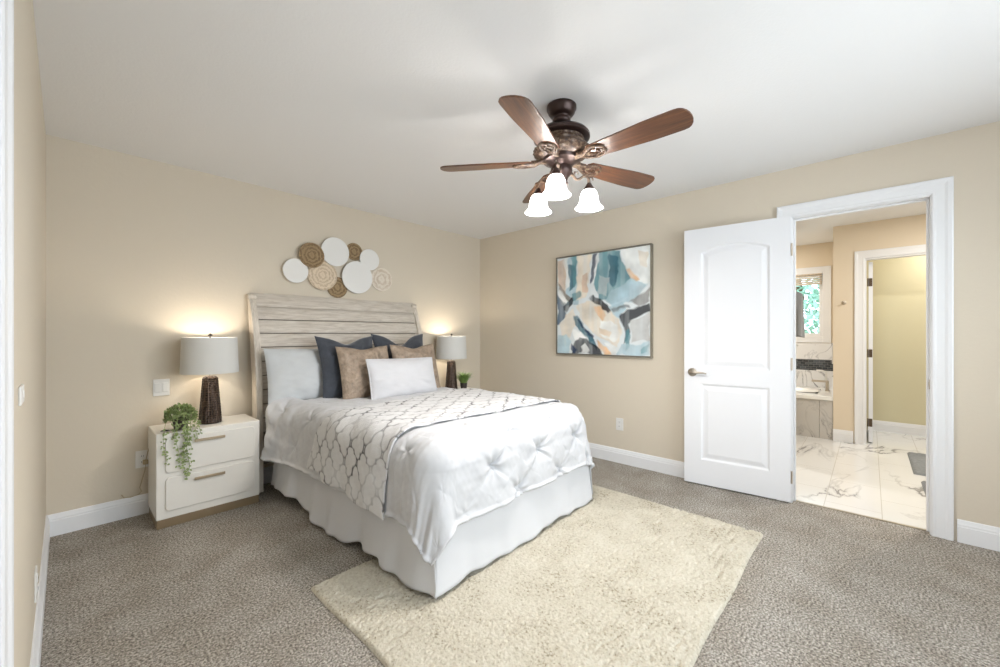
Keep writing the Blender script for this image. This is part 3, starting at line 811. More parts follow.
# ---- draped cloth over the bed
CX0, CX1, CYF, ZT, RR = BXL - .03, BXR + .025, BYF - .025, .725, .15
def drape(s, t, lift=0., tuck=True):
    """s: cloth coordinate across (x), t along (y). Beyond the edges it hangs."""
    bx0, bx1, by0 = CX0 + RR, CX1 - RR, CYF + RR
    exL = np.maximum(bx0 - s, 0); exR = np.maximum(s - bx1, 0); ey = np.maximum(by0 - t, 0)
    ex = np.maximum(exL, exR); sgn = np.where(exL > 0, -1., 1.)
    rho = np.hypot(ex, ey); phi = np.arctan2(ey, ex + 1e-9)
    r = RR + lift
    q = RR * PI / 2
    cornerness = np.where(rho > 0, np.sin(2 * phi), 0)
    a = np.minimum(rho, q) / RR
    Hh = r * np.sin(a); Vv = r * (1 - np.cos(a))
    skew = np.where(exL > 0, 1 + .22 * np.exp(-((phi - .66) / .42) ** 2) * np.clip(cornerness * 3, 0, 1), 1.)
    over = np.maximum(rho - q, 0) * np.maximum(np.cos(phi), np.sin(phi)) * skew
    run = t * np.cos(phi) ** 2 + s * np.sin(phi) ** 2     # coordinate along the hem
    fl = .05 + .13 * cornerness ** 1.5
    Hh = Hh + fl * over
    Vv = Vv + over * np.sqrt(np.maximum(1 - fl ** 2, .5))
    # gathers
    g = (np.sin(run * 13 + .5) * .5 + np.sin(run * 23 + 2.1) * .35 + np.sin(run * 41 + 1.) * .22)
    Hh = Hh + np.clip(over / .3, 0, 1) ** 1.2 * .013 * g * (1 + 0 * phi) + np.clip(over / .3, 0, 1.3) * .014 * np.sin(phi * 7) * cornerness
    px = np.clip(s, bx0, bx1) + sgn * Hh * np.cos(phi) * (rho > 0)
    py = np.maximum(t, by0) - Hh * np.sin(phi) * (rho > 0)
    pz = ZT + lift - Vv
    # gentle unevenness of the top
    pz = pz + .005 * vnoise(s, t, 6, 21, 3) * (rho < .05)
    return px, py, pz, rho

def normals(px, py, pz):
    P = np.stack([px, py, pz], -1)
    du = np.gradient(P, axis=0); dv = np.gradient(P, axis=1)
    n = np.cross(du, dv); n /= (np.linalg.norm(n, axis=-1, keepdims=True) + 1e-12)
    return P, n

HANG = .35 + RR * (PI / 2 - 1)
s0, s1 = CX0 + RR - RR * PI / 2 - .27, CX1 - RR + RR * PI / 2 + .24
t0, t1 = CYF + RR - RR * PI / 2 - .27, 3.30
nu, nv = 420, 460
S_, T_ = np.meshgrid(np.linspace(s0, s1, nu), np.linspace(t0, t1, nv), indexing='ij')
px, py, pz, rho = drape(S_, T_)
P, N_ = normals(px, py, pz)
# pinched tucks on a staggered lattice with creases between them
U = (S_ - 1.70) / .425; V = (T_ - 1.53) / .36
A_ = U + V; B_ = U - V
fa = A_ - np.round(A_); fb = B_ - np.round(B_)
du_ = (fa + fb) / 2 * .425; dv_ = (fa - fb) / 2 * .36
r_ = np.hypot(du_, dv_); th = np.arctan2(dv_, du_)
cell = np.sin(np.round(A_) * 2.1 + np.round(B_) * 1.3)
puff = .020 * (1 - np.exp(-(r_ / .055) ** 2))
rays = .0100 * np.cos(6 * th + 1.0 + 2 * cell) * np.exp(-r_ / .085) * np.clip(r_ / .02, 0, 1)
da = np.abs(fa) * .27; db = np.abs(fb) * .27
cr = -.020 * np.exp(-(da / .013) ** 2) * np.clip(1 - np.abs(fb) * 1.9, 0, 1) - .020 * np.exp(-(db / .013) ** 2) * np.clip(1 - np.abs(fa) * 1.9, 0, 1)
wr = .0045 * vnoise(S_ * 1.0, T_ * 1.0, 22, 31, 4) + .006 * vnoise(S_ * .4 + T_ * .5, T_ * 1.6, 20, 33, 3) * np.clip((CX0 + .2 - S_) / .1, 0, 1)
sideL = np.clip((CX0 + RR - S_) / .1, 0, 1)
calm = np.clip((S_ - CX0 - .25) / .2, 0, 1) * np.clip((CYF + .22 - T_) / .12, 0, 1) * .9 + .1 + .25 * (1 - np.clip((S_ - CX0 - .1) / .2, 0, 1))
crn = np.clip((CX0 + RR - S_) / .1, 0, 1) * np.clip((CYF + RR - T_) / .1, 0, 1)
disp = ((puff + rays + cr - .008) * np.clip(calm, 0, 1) + wr) * (1 - .75 * crn)
# rumpled head end
hd = np.clip((T_ - 3.0) / .25, 0, 1)
disp = disp + hd * (.018 * np.sin(S_ * 21 + T_ * 30) * .5 + .016 * vnoise(S_, T_, 34, 5, 3))
disp = disp + .075 * hd * np.clip((CX0 + .14 - S_) / .12, 0, 1)
edge = np.minimum(np.minimum(S_ - s0, s1 - S_), T_ - t0)
disp = disp + .010 * np.exp(-((edge - .012) / .010) ** 2)
sgnN = np.sign(N_[nu // 2, nv // 2, 2])
P = P + N_ * sgnN * disp[..., None]
P[..., 2] = np.maximum(P[..., 2], .07)
o = gridmesh('comforter', turn(P) - np.array([1.82, 2.4, .0]), M['comforter'], solid=.012)
o.location = (1.82, 2.4, 0)
tag(o, 'white pinch-tucked comforter draped over the bed to below the mattress', 'comforter')

# ---- patterned throw
sa, sb = CX0 + RR - RR * PI / 2 - .235, CX1 - RR + RR * PI / 2 + .12
nu, nv = 640, 260
u = np.linspace(0, 1, nu); v = np.linspace(0, 1, nv)
UU, VV = np.meshgrid(u, v, indexing='ij')
S_ = sa + (sb - sa) * UU
tn = np.interp(UU, [0, .26, 1], [1.83, 1.80, 1.69]) + .008 * np.sin(UU * 22); tf = np.interp(UU, [0, .26, 1], [2.70, 2.52, 2.76]) + .008 * np.sin(UU * 19 + 1)
# the hanging end splays out and dips toward the foot
T_ = tn + (tf - tn) * VV
hang = np.clip(.25 - UU, 0, 1)
S_ = S_ - .05 * np.exp(-(UU / .05) ** 2) * (1 - VV) + .035 * np.exp(-(UU / .06) ** 2) * VV + .012 * np.sin(VV * 17) * np.exp(-(UU / .05) ** 2)
px, py, pz, rho = drape(S_, T_, .020)
P, N_ = normals(px, py, pz)
sg = np.sign(N_[nu // 2, nv // 2, 2])
dd = .006 * vnoise(S_, T_, 20, 41, 4) + .010 * np.clip((.3 - UU) / .3, 0, 1) * (np.sin(T_ * 16 + 1) * .6 + .5)
P = P + N_ * sg * dd[..., None]
# trellis pattern
pu = (S_ + .012 * vnoise(S_, T_, 25, 51, 2)); pv = (T_ + .012 * vnoise(S_, T_, 25, 52, 2))
ca, cb = .205, .150
def quat(du, dv):
    """signed distance of a stretched quatrefoil"""
    d = np.full_like(du, 9.)
    for cx_, cy_, rr_ in ((-.048, 0, .036), (.048, 0, .036), (0, -.030, .036), (0, .030, .036), (-.02, 0, .04), (.02, 0, .04)):
        d = np.minimum(d, np.hypot(du - cx_, dv - cy_) - rr_)
    return d
best = np.full_like(pu, 9.)
for oy in (0, 1):
    U0 = pu - oy * ca / 2; V0 = pv - oy * cb / 2
    du = U0 - np.round(U0 / ca) * ca; dv = V0 - np.round(V0 / cb) * cb
    best = np.minimum(best, quat(du, dv))
line = np.clip(1 - np.abs(best - .002) / .0082, 0, 1) ** .6
strength = np.clip(.62 + .5 * vnoise(S_, T_, 16, 61, 2), .25, 1)
line = line * strength
cw = np.array(lin((221, 221, 222))); cd = np.array(lin((66, 66, 70)))
colr = cw[None, None] * (1 - line[..., None]) + cd[None, None] * line[..., None]
P[..., 2] += -.004 * line
o = gridmesh('throw_blanket', turn(P) - np.array([1.6, 2.2, 0]), M['throw'], colors=colr, solid=.010)
o.location = (1.6, 2.2, 0)
tag(o, 'white plush throw with grey trellis pattern laid across the bed', 'throw blanket')

# ---- pillows
def pillow(name, label, w_, h_, t_, c, tilt, yaw, m, seed, roll=0, ears=.05, sag=.0, piping=False, chop=0., group=None, wr=.012):
    n = 56
    t = None
    U, V = np.meshgrid(np.linspace(-1, 1, n), np.linspace(-1, 1, n), indexing='ij')
    # concave sides -> pointed corners
    ox = w_ / 2 * U * (1 - ears * (1 - V ** 2)); oz = h_ / 2 * V * (1 - ears * (1 - U ** 2))
    if chop: oz = oz - np.where(V > 0, chop * V ** 2 * np.exp(-(U / .38) ** 2), 0)
    if sag: oz = oz - sag * (1 - U ** 2) * (V > 0) * V
    th = t_ / 2 * ((1 - np.abs(U) ** 2.2).clip(0) ** .55) * ((1 - np.abs(V) ** 2.2).clip(0) ** .55)
    nz = vnoise(U, V, 5, seed, 4)
    rad = vnoise(np.arctan2(V, U) * 2.2, np.hypot(U, V), 3, seed + 9, 3)
    e = np.clip(1.02 - np.maximum(np.abs(U), np.abs(V)), 0, 1)
    f = th + wr * nz * np.clip(e * 4, 0, 1) + .007 * rad * np.exp(-((np.hypot(U, V) - .8) / .25) ** 2) * np.clip(e * 5, 0, 1)
    fr = np.stack([ox, -f, oz], -1); bk = np.stack([ox, th * .8, oz], -1)[::-1]
    P = np.concatenate([fr, bk], 0)
    # stitched double grid : front then reversed back closes at the u edges; close v edges by shared coordinates
    P[..., 1][:, 0] = 0; P[..., 1][:, -1] = 0
    o = gridmesh(name, P, m)
    bm = bmesh.new(); bm.from_mesh(o.data); bmesh.ops.remove_doubles(bm, verts=bm.verts, dist=1e-5)
    bmesh.ops.recalc_face_normals(bm, faces=bm.faces); bm.to_mesh(o.data); bm.free()
    o.location = c
    o.rotation_euler = (Matrix.Rotation(yaw, 3, 'Z') @ Matrix.Rotation(tilt, 3, 'X') @ Matrix.Rotation(roll, 3, 'Y')).to_euler()
    tag(o, label, 'pillow', group)
    if piping:
        e_ = [(ox[i, 0], 0, oz[i, 0]) for i in range(n)] + [(ox[-1, j], 0, oz[-1, j]) for j in range(1, n)] + \
             [(ox[i, -1], 0, oz[i, -1]) for i in range(n - 2, -1, -1)] + [(ox[0, j], 0, oz[0, j]) for j in range(n - 2, -1, -1)]
        MB().tube(e_, .0055, 7).build('piping', m, o, smooth=True)
    return o
PG = 'pillows propped against the headboard'
pillow('bed_pillow', 'pale grey sleeping pillow leaning at the left end of the headboard', .70, .44, .17, (1.365, 3.315, .905), R_(-17), 0, M['palegrey'], 1, roll=R_(1), ears=.03, wr=.012, group=PG)
pillow('throw_pillow', 'navy square pillow, left one of the two navy pillows', .52, .54, .15, (1.61, 3.20, .955), R_(-15), R_(2), M['navy'], 2, ears=.10, chop=.05, group=PG)
pillow('throw_pillow', 'navy square pillow with chopped top, right one of the two navy pillows', .56, .56, .15, (2.135, 3.215, .965), R_(-15), R_(-2), M['navy'], 3, ears=.11, chop=.09, group=PG)
pillow('throw_pillow', 'crinkled taupe satin pillow in front of the left navy pillow', .47, .45, .16, (1.685, 3.055, .915), R_(-16), R_(1), M['taupe'], 4, ears=.06, chop=.02, group=PG, wr=.022)
pillow('throw_pillow', 'crinkled taupe satin pillow half hidden behind the white lumbar pillow', .48, .45, .16, (2.185, 3.06, .92), R_(-16), R_(-1), M['taupe'], 5, ears=.06, chop=.03, group=PG, wr=.022)
pillow('lumbar_pillow', 'white woven lumbar pillow with piped edge in front of the taupe pillows', .64, .33, .15, (1.925, 2.87, .865), R_(-17), R_(0), M['lumbar'], 6, roll=R_(1), ears=.03, piping=True, group=PG, wr=.005)

# ------------------------------------------------------------------ nightstands
def nightstand(locn, label):
    t = thing('nightstand', label, 'nightstand', locn, 0, 'white nightstands either side of the bed')
    W, D = .58, .355   # x from 0..W, y from 0 (front) .. D
    b = MB()
    b.box(0, W, .0, D, .055, .60)
    b.build('body', M['lacquer'], t, bevel=.006, seg=3)
    MB().box(.004, W - .004, .003, D - .004, 0, .055).build('plinth', M['plinth'], t, bevel=.002)
    def rrect(x0, x1, z0, z1, r):
        out = []
        for cx, cz, a0 in ((x1 - r, z1 - r, 0), (x0 + r, z1 - r, 90), (x0 + r, z0 + r, 180), (x1 - r, z0 + r, 270)):
            for k in range(7):
                a = math.radians(a0 + 15 * k); out.append((cx + r * math.cos(a), cz + r * math.sin(a)))
        return out
    for (z0, z1) in ((.105, .315), (.345, .565)):
        dr = MB().prism(rrect(.045, W - .035, z0, z1, .022), -.012, .004, 'xz').build('drawer', M['lacquer'], t, bevel=.004, seg=3)
        hz = z1 - .035
        MB().box(.19, .36, -.034, -.026, hz - .009, hz + .009).box(.205, .215, -.028, -.010, hz - .004, hz + .004).box(.335, .345, -.028, -.010, hz - .004, hz + .004).build('handle', M['bronze_pull'], dr, bevel=.002)
    return t
ns1 = nightstand((.385, 3.285, 0), 'white two-drawer nightstand left of the bed carrying the trailing plant')
ns2 = copy_tree(ns1); ns2.location = (2.665, 3.285, 0); ns2['label'] = 'white nightstand hidden behind the right side of the bed under the lamp'

# ------------------------------------------------------------------ table lamps
def table_lamp(locn, label):
    t = thing('table_lamp', label, 'lamp', locn, 0, 'table lamps on the nightstands')
    prof = [(.001, 0), (.066, 0), (.069, .006), (.068, .02)]
    for k in range(1, 41):
        z = .02 + .295 * k / 40; r = .068 - .022 * (k / 40) + .0
        prof.append((r, z))
    prof += [(.042, .324), (.030, .332), (.001, .334)]
    def hammer(a, z):
        if z < .02 or z > .315: return 0
        return .030 * math.sin(a * 14 + (int(z / .02) % 2) * PI) * math.sin(z / .02 * PI) 
    MB().lathe(prof, 84, amp=hammer).build('base', M['lampbase'], t, smooth=True)
    MB().lathe([(.008, .305), (.008, .40)], 12).build('neck', M['nickel'], t, smooth='auto')
    # shade: open drum with wall thickness
    s = MB().lathe([(.172, .355), (.162, .605), (.159, .605), (.169, .355), (.172, .355)], 56, cap=False)
    s.build('lamp_shade', M['shade'], t, smooth='auto')
    h = MB()
    for k in range(3):
        a = k * 2 * PI / 3 + .4
        h.tube([(0, 0, .595), (.161 * math.cos(a), .161 * math.sin(a), .597)], .0018, 6)
    h.tube([(0, 0, .40), (.045, 0, .43), (.05, 0, .52), (.0, 0, .597)], .0018, 6); h.tube([(0, 0, .40), (-.045, 0, .43), (-.05, 0, .52), (.0, 0, .597)], .0018, 6)
    h.build('harp', M['nickel'], t, smooth=True)
    MB().lathe([(.001, .595), (.006, .597), (.006, .612), (.014, .616), (.014, .622), (.006, .632), (.001, .634)], 16).build('finial', M['dark'], t, smooth='auto')
    MB().lathe([(.001, .40), (.014, .40), (.014, .425), (.028, .455), (.030, .475), (.022, .498), (.001, .505)], 18).build('bulb', M['bulb'], t, smooth=True)
    return t
L1 = table_lamp((.700, 3.455, .601), 'table lamp with hammered bronze base on the left nightstand')
L2 = copy_tree(L1); L2.location = (2.935, 3.45, .601); L2['label'] = 'table lamp glowing right of the headboard beyond the pillows'
for (x, y) in ((.700, 3.455), (2.935, 3.45)):
    point_light('table_lamp_light', (x, y, .601 + .54), 4.6, .035, (1, .88, .74))

# ------------------------------------------------------------------ plants
def leafm(mb, c, d, up, L_, W_):
    d = Vector(d).normalized(); up = Vector(up)
    s = d.cross(up)
    if s.length < 1e-4: s = d.cross(Vector((1, 0, 0)))
    s.normalize(); nrm = s.cross(d).normalized()
    c = Vector(c)
    mb.add([c, c + d * L_ * .35 + s * W_, c + d * L_ * .75 + s * W_ * .7, c + d * L_ - nrm * L_ * .1, c + d * L_ * .75 - s * W_ * .7, c + d * L_ * .35 - s * W_, c + d * L_ * .5 - nrm * W_ * .25],
           [(0, 1, 6), (1, 2, 6), (2, 3, 6), (3, 4, 6), (4, 5, 6), (5, 0, 6)])
pl = thing('trailing_plant', 'small potted plant with trailing green stems hanging over the left nightstand', 'plant', (.520, 3.365, .601))
MB().lathe([(.001, 0), (.035, 0), (.045, .07), (.041, .07), (.036, .06), (.001, .058)], 24).build('pot', M['pot'], pl, smooth='auto')
fm = MB(); st = MB()
rnd = random.Random(3)
for k in range(620):
    a = rnd.uniform(0, 2 * PI); el = math.asin(rnd.uniform(-.45, 1)); rr = rnd.uniform(.55, 1) ** .5
    c = Vector((math.cos(a) * math.cos(el) * .082 * rr, math.sin(a) * math.cos(el) * .070 * rr, .085 + math.sin(el) * .070 * rr))
    if c.z < .008: c.z = .008
    dr = (c - Vector((0, 0, .05))).normalized() + Vector((rnd.gauss(0, .5), rnd.gauss(0, .5), rnd.gauss(0, .4)))
    leafm(fm, c, dr, (rnd.gauss(0, .4), rnd.gauss(0, .4), 1), rnd.uniform(.016, .026), rnd.uniform(.006, .010))
trails = [(-.075, -.02, .21), (-.055, -.09, .10), (-.035, -.105, .27), (.0, -.11, .34), (.018, -.11, .37), (.035, -.105, .18), (.06, -.10, .13), (.075, -.095, .09), (.008, -.10, .26)]
for (tx_, ty_, Lg) in trails:
    pts = [Vector((tx_ * .2, ty_ * .3, .10)), Vector((tx_ * .7, ty_ * .7, .11)), Vector((tx_, ty_, .065))]
    if ty_ > -.05:
        pts = [Vector((tx_ * .2, 0, .10)), Vector((-.08, -.06, .08)), Vector((-.098, -.10, .03))]
        tx_, ty_ = -.102, -.105
    n = max(3, int(Lg / .019))
    x, y, z = pts[-1]
    for i in range(n):
        f_ = (i + 1) / n
        pts.append(Vector((x + .014 * math.sin(i * .45 + tx_ * 90) * f_, min(y - .006 * math.sin(i * .3), -.094), z - Lg * f_)))
    st.tube([tuple(p) for p in pts], .0013, 5)
    for i, p in enumerate(pts):
        for sgn in (-1, 1):
            d = Vector((sgn * rnd.uniform(.3, 1), rnd.uniform(-.8, .1), rnd.uniform(-1.1, .3)))
            if rnd.random() < .12: continue
            p = Vector(p) + Vector((rnd.gauss(0, .004), rnd.uniform(-.006, 0), rnd.gauss(0, .005)))
            leafm(fm, p, d, (rnd.gauss(0, .5), -1, .6), rnd.uniform(.014, .022), rnd.uniform(.005, .008))
fm.build('leaves', M['leaf'], pl, fix=False); st.build('stems', M['leaf'], pl, smooth=True)

gp = thing('grassy_plant', 'small bright green grassy plant beside the right lamp', 'plant', (3.075, 3.40, .601))
MB().lathe([(.001, 0), (.032, 0), (.042, .075), (.038, .075), (.034, .065), (.001, .063)], 24).build('pot', M['pot'], gp, smooth='auto')
fm = MB()
for k in range(260):
    a = rnd.uniform(0, 2 * PI); r = rnd.uniform(0, .03); sp = rnd.uniform(.1, .9); L_ = rnd.uniform(.11, .18)
    p0 = Vector((r * math.cos(a), r * math.sin(a), .06)); d = Vector((math.cos(a) * sp, math.sin(a) * sp, 1)).normalized()
    s = Vector((-math.sin(a), math.cos(a), 0)) * .003
    p1 = p0 + d * L_ * .6; p2 = p0 + d * L_ + Vector((math.cos(a), math.sin(a), -.6)) * L_ * .22
    fm.add([p0 - s, p0 + s, p1 + s, p1 - s, p2], [(0, 1, 2, 3), (3, 2, 4)])
fm.build('leaves', M['leaf2'], gp, fix=False)

# ------------------------------------------------------------------ wall discs
def disc(name, label, x, z, r, layer, m, kind):
    y = YB - .003 - .013 * layer
    t = thing(name, label, 'wall disc', (x, y, z), 0, 'round wall discs above the headboard')
    if kind == 'white':
        MB().lathe([(.001, .000), (r * .97, .000), (r, .003), (r, .0105), (r * .985, .0125), (.001, .0125)], 64, ax='y').build('face', m, t, smooth='auto')
    else:
        pr_ = [(.001, 0), (r * .98, 0)]
        nr = int(r / .007)
        pts = []
        for k in range(nr * 3):
            q = r * (1 - k / (nr * 3)); pts.append((max(q, .001), .0075 + .003 * abs(math.sin(k * PI / 3 + .3))))
        MB().lathe(pr_ + pts, 72, ax='y', amp=lambda a, zz: .012 * math.sin(a * 30) if zz > .001 else 0).build('face', m, t, smooth=True)
    return t
D_ = [('white_wall_disc', 'white disc at the left end of the wall arrangement', 1.3435, 1.775, .104, 2, 'disc_white', 'white'),
      ('woven_wall_disc', 'brown woven disc touching the leftmost white disc from above', 1.474, 1.925, .110, 3, 'seagrass', 'w'),
      ('white_wall_disc', 'large white disc highest in the wall arrangement', 1.691, 1.989, .132, 2, 'disc_white', 'white'),
      ('woven_wall_disc', 'large pale rattan disc below the left brown disc', 1.580, 1.763, .135, 1, 'rattan', 'w'),
      ('woven_wall_disc', 'small brown woven disc right of the highest white disc', 1.8895, 2.023, .084, 0, 'seagrass', 'w'),
      ('woven_wall_disc', 'brown woven disc lowest in the wall arrangement', 1.7225, 1.665, .098, 0, 'seagrass', 'w'),
      ('white_wall_disc', 'largest white disc low in the centre right of the arrangement', 1.909, 1.775, .155, 2, 'disc_white', 'white'),
      ('white_wall_disc', 'small white disc upper right beside the little brown disc', 2.043, 1.965, .104, 1, 'disc_white', 'white'),
      ('woven_wall_disc', 'pale mottled woven disc at the right end of the arrangement', 2.185, 1.785, .120, 0, 'paperweave', 'w')]
for n_, l_, x, z, r, ly, m_, k_ in D_: disc(n_, l_, x, z, r, ly, M[m_], k_)

# ------------------------------------------------------------------ painting
pt = thing('painting', 'square abstract painting in teal, cream and black on the right wall', 'painting', (XR - .04, 1.95, 1.03))
n = 420
Ug, Vg = np.meshgrid(np.linspace(0, 1, n), np.linspace(0, 1, n), indexing='ij')   # u left->right seen, v top->bottom
def inpoly(u, v, poly):
    r = np.zeros(u.shape, bool); j = len(poly) - 1
    for i in range(len(poly)):
        xi, yi = poly[i]; xj, yj = poly[j]
        c = ((yi > v) != (yj > v)) & (u < (xj - xi) * (v - yi) / (yj - yi + 1e-12) + xi)
        r ^= c; j = i
    return r
C_ = np.ones((n, n, 3)) * np.array(lin((222, 228, 230)))
C_ *= (1 + .07 * vnoise(Ug * 3, Vg * 2, 6, 80, 4))[..., None]
def stroke(col, poly, alpha=.92, seed=0, rough=.018, streak=(40, 4)):
    global C_
    u = Ug + rough * vnoise(Ug, Vg, 26, seed + 100, 3); v = Vg + rough * vnoise(Ug, Vg, 26, seed + 200, 3)
    a = np.zeros_like(u)
    for k in range(4):
        o_ = .006
        a += inpoly(u + (-o_, o_, 0, 0)[k], v + (0, 0, -o_, o_)[k], poly)
    a = a / 4 * alpha
    tx_ = np.clip(.82 + .25 * vnoise(Ug * streak[0] / 10, Vg * streak[1] / 10, 14, seed + 300, 3) + .1, .6, 1)
    c = np.array(lin(col))[None, None] * (1 + .22 * vnoise(Ug, Vg, 18, seed + 400, 4))[..., None]
    a = (a * tx_)[..., None]
    C_ = C_ * (1 - a) + c * a
TEAL, DTEAL, PALE, CREAM, PEACH, NAVY, BLACK, GREY, WHITE = (98, 146, 156), (64, 108, 124), (176, 202, 212), (228, 218, 202), (224, 184, 142), (42, 58, 86), (22, 24, 34), (150, 148, 146), (238, 240, 238)
ST = [(PALE, [(.12, 0), (.24, 0), (.26, .5), (.1, .5)]),
      ((206, 186, 168), [(0, .02), (.09, .0), (.12, .2), (.1, .38), (0, .25)]), (WHITE, [(.08, .02), (.14, 0), (.15, .3), (.10, .36)]),
      (DTEAL, [(.135, .08), (.21, .10), (.22, .32), (.15, .35)]), (TEAL, [(.18, .0), (.24, .0), (.235, .3), (.20, .33)]),
      (CREAM, [(.25, 0), (.41, 0), (.385, .25), (.36, .42), (.22, .44)]), ((214, 188, 166), [(.30, .22), (.37, .2), (.35, .36), (.29, .38)]),
      (NAVY, [(.42, 0), (.475, 0), (.455, .15), (.425, .27), (.385, .30), (.41, .1)], .9),
      (WHITE, [(.46, .1), (.475, .0), (.50, 0), (.46, .26), (.42, .30)]),
      (TEAL, [(.49, 0), (.73, 0), (.74, .12), (.82, .25), (.8, .45), (.62, .52), (.5, .46), (.44, .33)]),
      (DTEAL, [(.6, .02), (.7, .08), (.68, .3), (.62, .36), (.58, .2)]), (PALE, [(.62, .38), (.85, .28), (.98, .34), (.85, .5), (.66, .54), (.55, .47)]),
      ((178, 190, 192), [(.5, .22), (.6, .25), (.58, .44), (.48, .40)]),
      (WHITE, [(.72, 0), (1, 0), (1, .36), (.93, .36), (.8, .24), (.73, .1)]), (PEACH, [(.78, .19), (.81, .18), (.9, .31), (.86, .33)]), (CREAM, [(.88, .03), (.98, .05), (.98, .2), (.9, .17)]),
      ((140, 132, 124), [(.02, .26), (.12, .38), (.18, .44), (.12, .46), (.03, .36)]), (WHITE, [(.02, .32), (.10, .42), (.14, .46), (.08, .5), (.01, .4)]),
      ((74, 96, 118), [(0, .36), (.08, .48), (.12, .6), (.05, .68), (0, .72)]), (BLACK, [(.07, .50), (.17, .42), (.20, .46), (.12, .57), (.07, .55)]),
      (TEAL, [(.18, .40), (.26, .36), (.27, .42), (.21, .46)]),
      (CREAM, [(.03, .72), (.1, .6), (.2, .54), (.23, .68), (.17, .8), (.12, .92), (.05, .85)]), (PALE, [(.01, .82), (.1, .8), (.17, .88), (.14, 1), (0, 1)]),
      (CREAM, [(.24, .53), (.34, .46), (.46, .48), (.6, .56), (.7, .66), (.73, .8), (.68, .92), (.52, .84), (.36, .74), (.27, .64)]),
      (WHITE, [(.5, .66), (.68, .7), (.72, .8), (.64, .88), (.5, .8)]), (PEACH, [(.44, .51), (.54, .53), (.58, .62), (.52, .68), (.47, .62)], .8), ((214, 190, 160), [(.5, .72), (.62, .78), (.6, .84), (.5, .79)], .7),
      (BLACK, [(.37, .46), (.43, .41), (.49, .44), (.56, .50), (.62, .57), (.59, .61), (.5, .53), (.44, .48)]),
      (PALE, [(.6, .55), (.74, .5), (.78, .56), (.70, .66), (.63, .61)]), ((120, 126, 130), [(.62, .56), (.8, .53), (.82, .55), (.64, .58)]),
      (GREY, [(.8, .50), (1, .38), (1, .5), (.88, .56)]), (BLACK, [(.71, .64), (.78, .56), (.9, .56), (.99, .51), (1, .6), (.86, .65), (.80, .71), (.79, .86), (.75, .9), (.76, .74)]),
      (TEAL, [(.76, .76), (.8, .74), (.8, .92), (.76, .95)]), ((196, 196, 194), [(.81, .67), (1, .61), (1, .86), (.82, .88)]), (PALE, [(.72, .9), (1, .88), (1, 1), (.68, 1)]), (TEAL, [(.9, .93), (.98, .9), (.98, .97), (.92, .98)], .6),
      (DTEAL, [(.2, .62), (.25, .62), (.33, .74), (.44, .86), (.40, .9), (.28, .76), (.21, .72)]), (NAVY, [(.25, .65), (.28, .66), (.42, .83), (.4, .86)]),
      (WHITE, [(.2, .76), (.28, .78), (.34, .86), (.22, .86)]), (DTEAL, [(.36, .8), (.44, .86), (.46, .95), (.38, .9)]),
      (BLACK, [(.17, 1), (.21, .90), (.27, .83), (.36, .85), (.46, .91), (.54, 1)]), (WHITE, [(.29, .93), (.34, .90), (.39, .97), (.36, 1), (.3, 1)], .8), (NAVY, [(.16, .96), (.2, .9), (.24, .96), (.2, 1)]),
      (PEACH, [(.46, .86), (.55, .9), (.62, 1), (.54, 1)]), (WHITE, [(.56, .88), (.66, .92), (.68, 1), (.62, 1)])]
for i, s_ in enumerate(ST): stroke(s_[0], s_[1], s_[2] if len(s_) > 2 else .9, i * 7)
SZ = 1.0
Pp = np.stack([np.zeros_like(Ug), SZ / 2 - SZ * Ug, SZ - SZ * Vg], -1)
gridmesh('canvas', Pp, M['canvas'], pt, colors=np.clip(C_, 0, 1), smooth=False)
MB().box(.001, .030, -SZ / 2, SZ / 2, 0, SZ).build('stretcher', M['plastic'], pt)
f_ = MB(); e = .010; fw_ = .009
f_.box(-.008, .04, -SZ / 2 - fw_ - .004, -SZ / 2 - .004, -fw_ - .004, SZ + fw_ + .004); f_.box(-.008, .04, SZ / 2 + .004, SZ / 2 + fw_ + .004, -fw_ - .004, SZ + fw_ + .004)
f_.box(-.008, .04, -SZ / 2 - .004, SZ / 2 + .004, SZ + .004, SZ + fw_ + .004); f_.box(-.008, .04, -SZ / 2 - .004, SZ / 2 + .004, -fw_ - .004, -.004); f_.box(.033, .04, -SZ / 2 - .004, SZ / 2 + .004, -.004, SZ + .004)
f_.build('picture_frame', M['frame'], pt)

# ------------------------------------------------------------------ ceiling fan
FX, FY = 1.786, 1.204
fan = thing('ceiling_fan', 'bronze ceiling fan with five walnut blades and three lit glass shades', 'ceiling fan', (FX, FY, H))
MB().lathe([(.001, 0), (.074, 0), (.078, -.004), (.078, -.020), (.072, -.028), (.070, -.038), (.060, -.052), (.046, -.060), (.044, -.066), (.048, -.072), (.047, -.084), (.036, -.096), (.016, -.102), (.001, -.102)], 40).build('canopy', M['fanmetal'], fan, smooth='auto')
MB().lathe([(.012, -.09), (.012, -.15)], 16).build('downrod', M['fanmetal'], fan, smooth='auto')
MB().lathe([(.001, -.118), (.030, -.118), (.05, -.122), (.100, -.134), (.136, -.148), (.148, -.162), (.148, -.176), (.136, -.184), (.001, -.184)], 56).build('motor_cap', M['fanmetal'], fan, smooth='auto')
def orn(a, z):
    return .03 * math.sin(a * 12) * (-.232 < z < -.19) + .02 * math.sin(a * 24) * math.sin(z * 300) * (z <= -.232)
band = [(.118, -.184), (.114, -.192), (.120, -.200), (.124, -.208), (.120, -.216), (.114, -.222), (.135, -.228), (.148, -.236), (.150, -.246), (.144, -.257), (.130, -.268), (.11, -.278)]
MB().lathe([(.001, -.184)] + band + [(.09, -.283), (.001, -.283)], 144, amp=orn).build('motor_band', M['fanantique'], fan, smooth='auto')
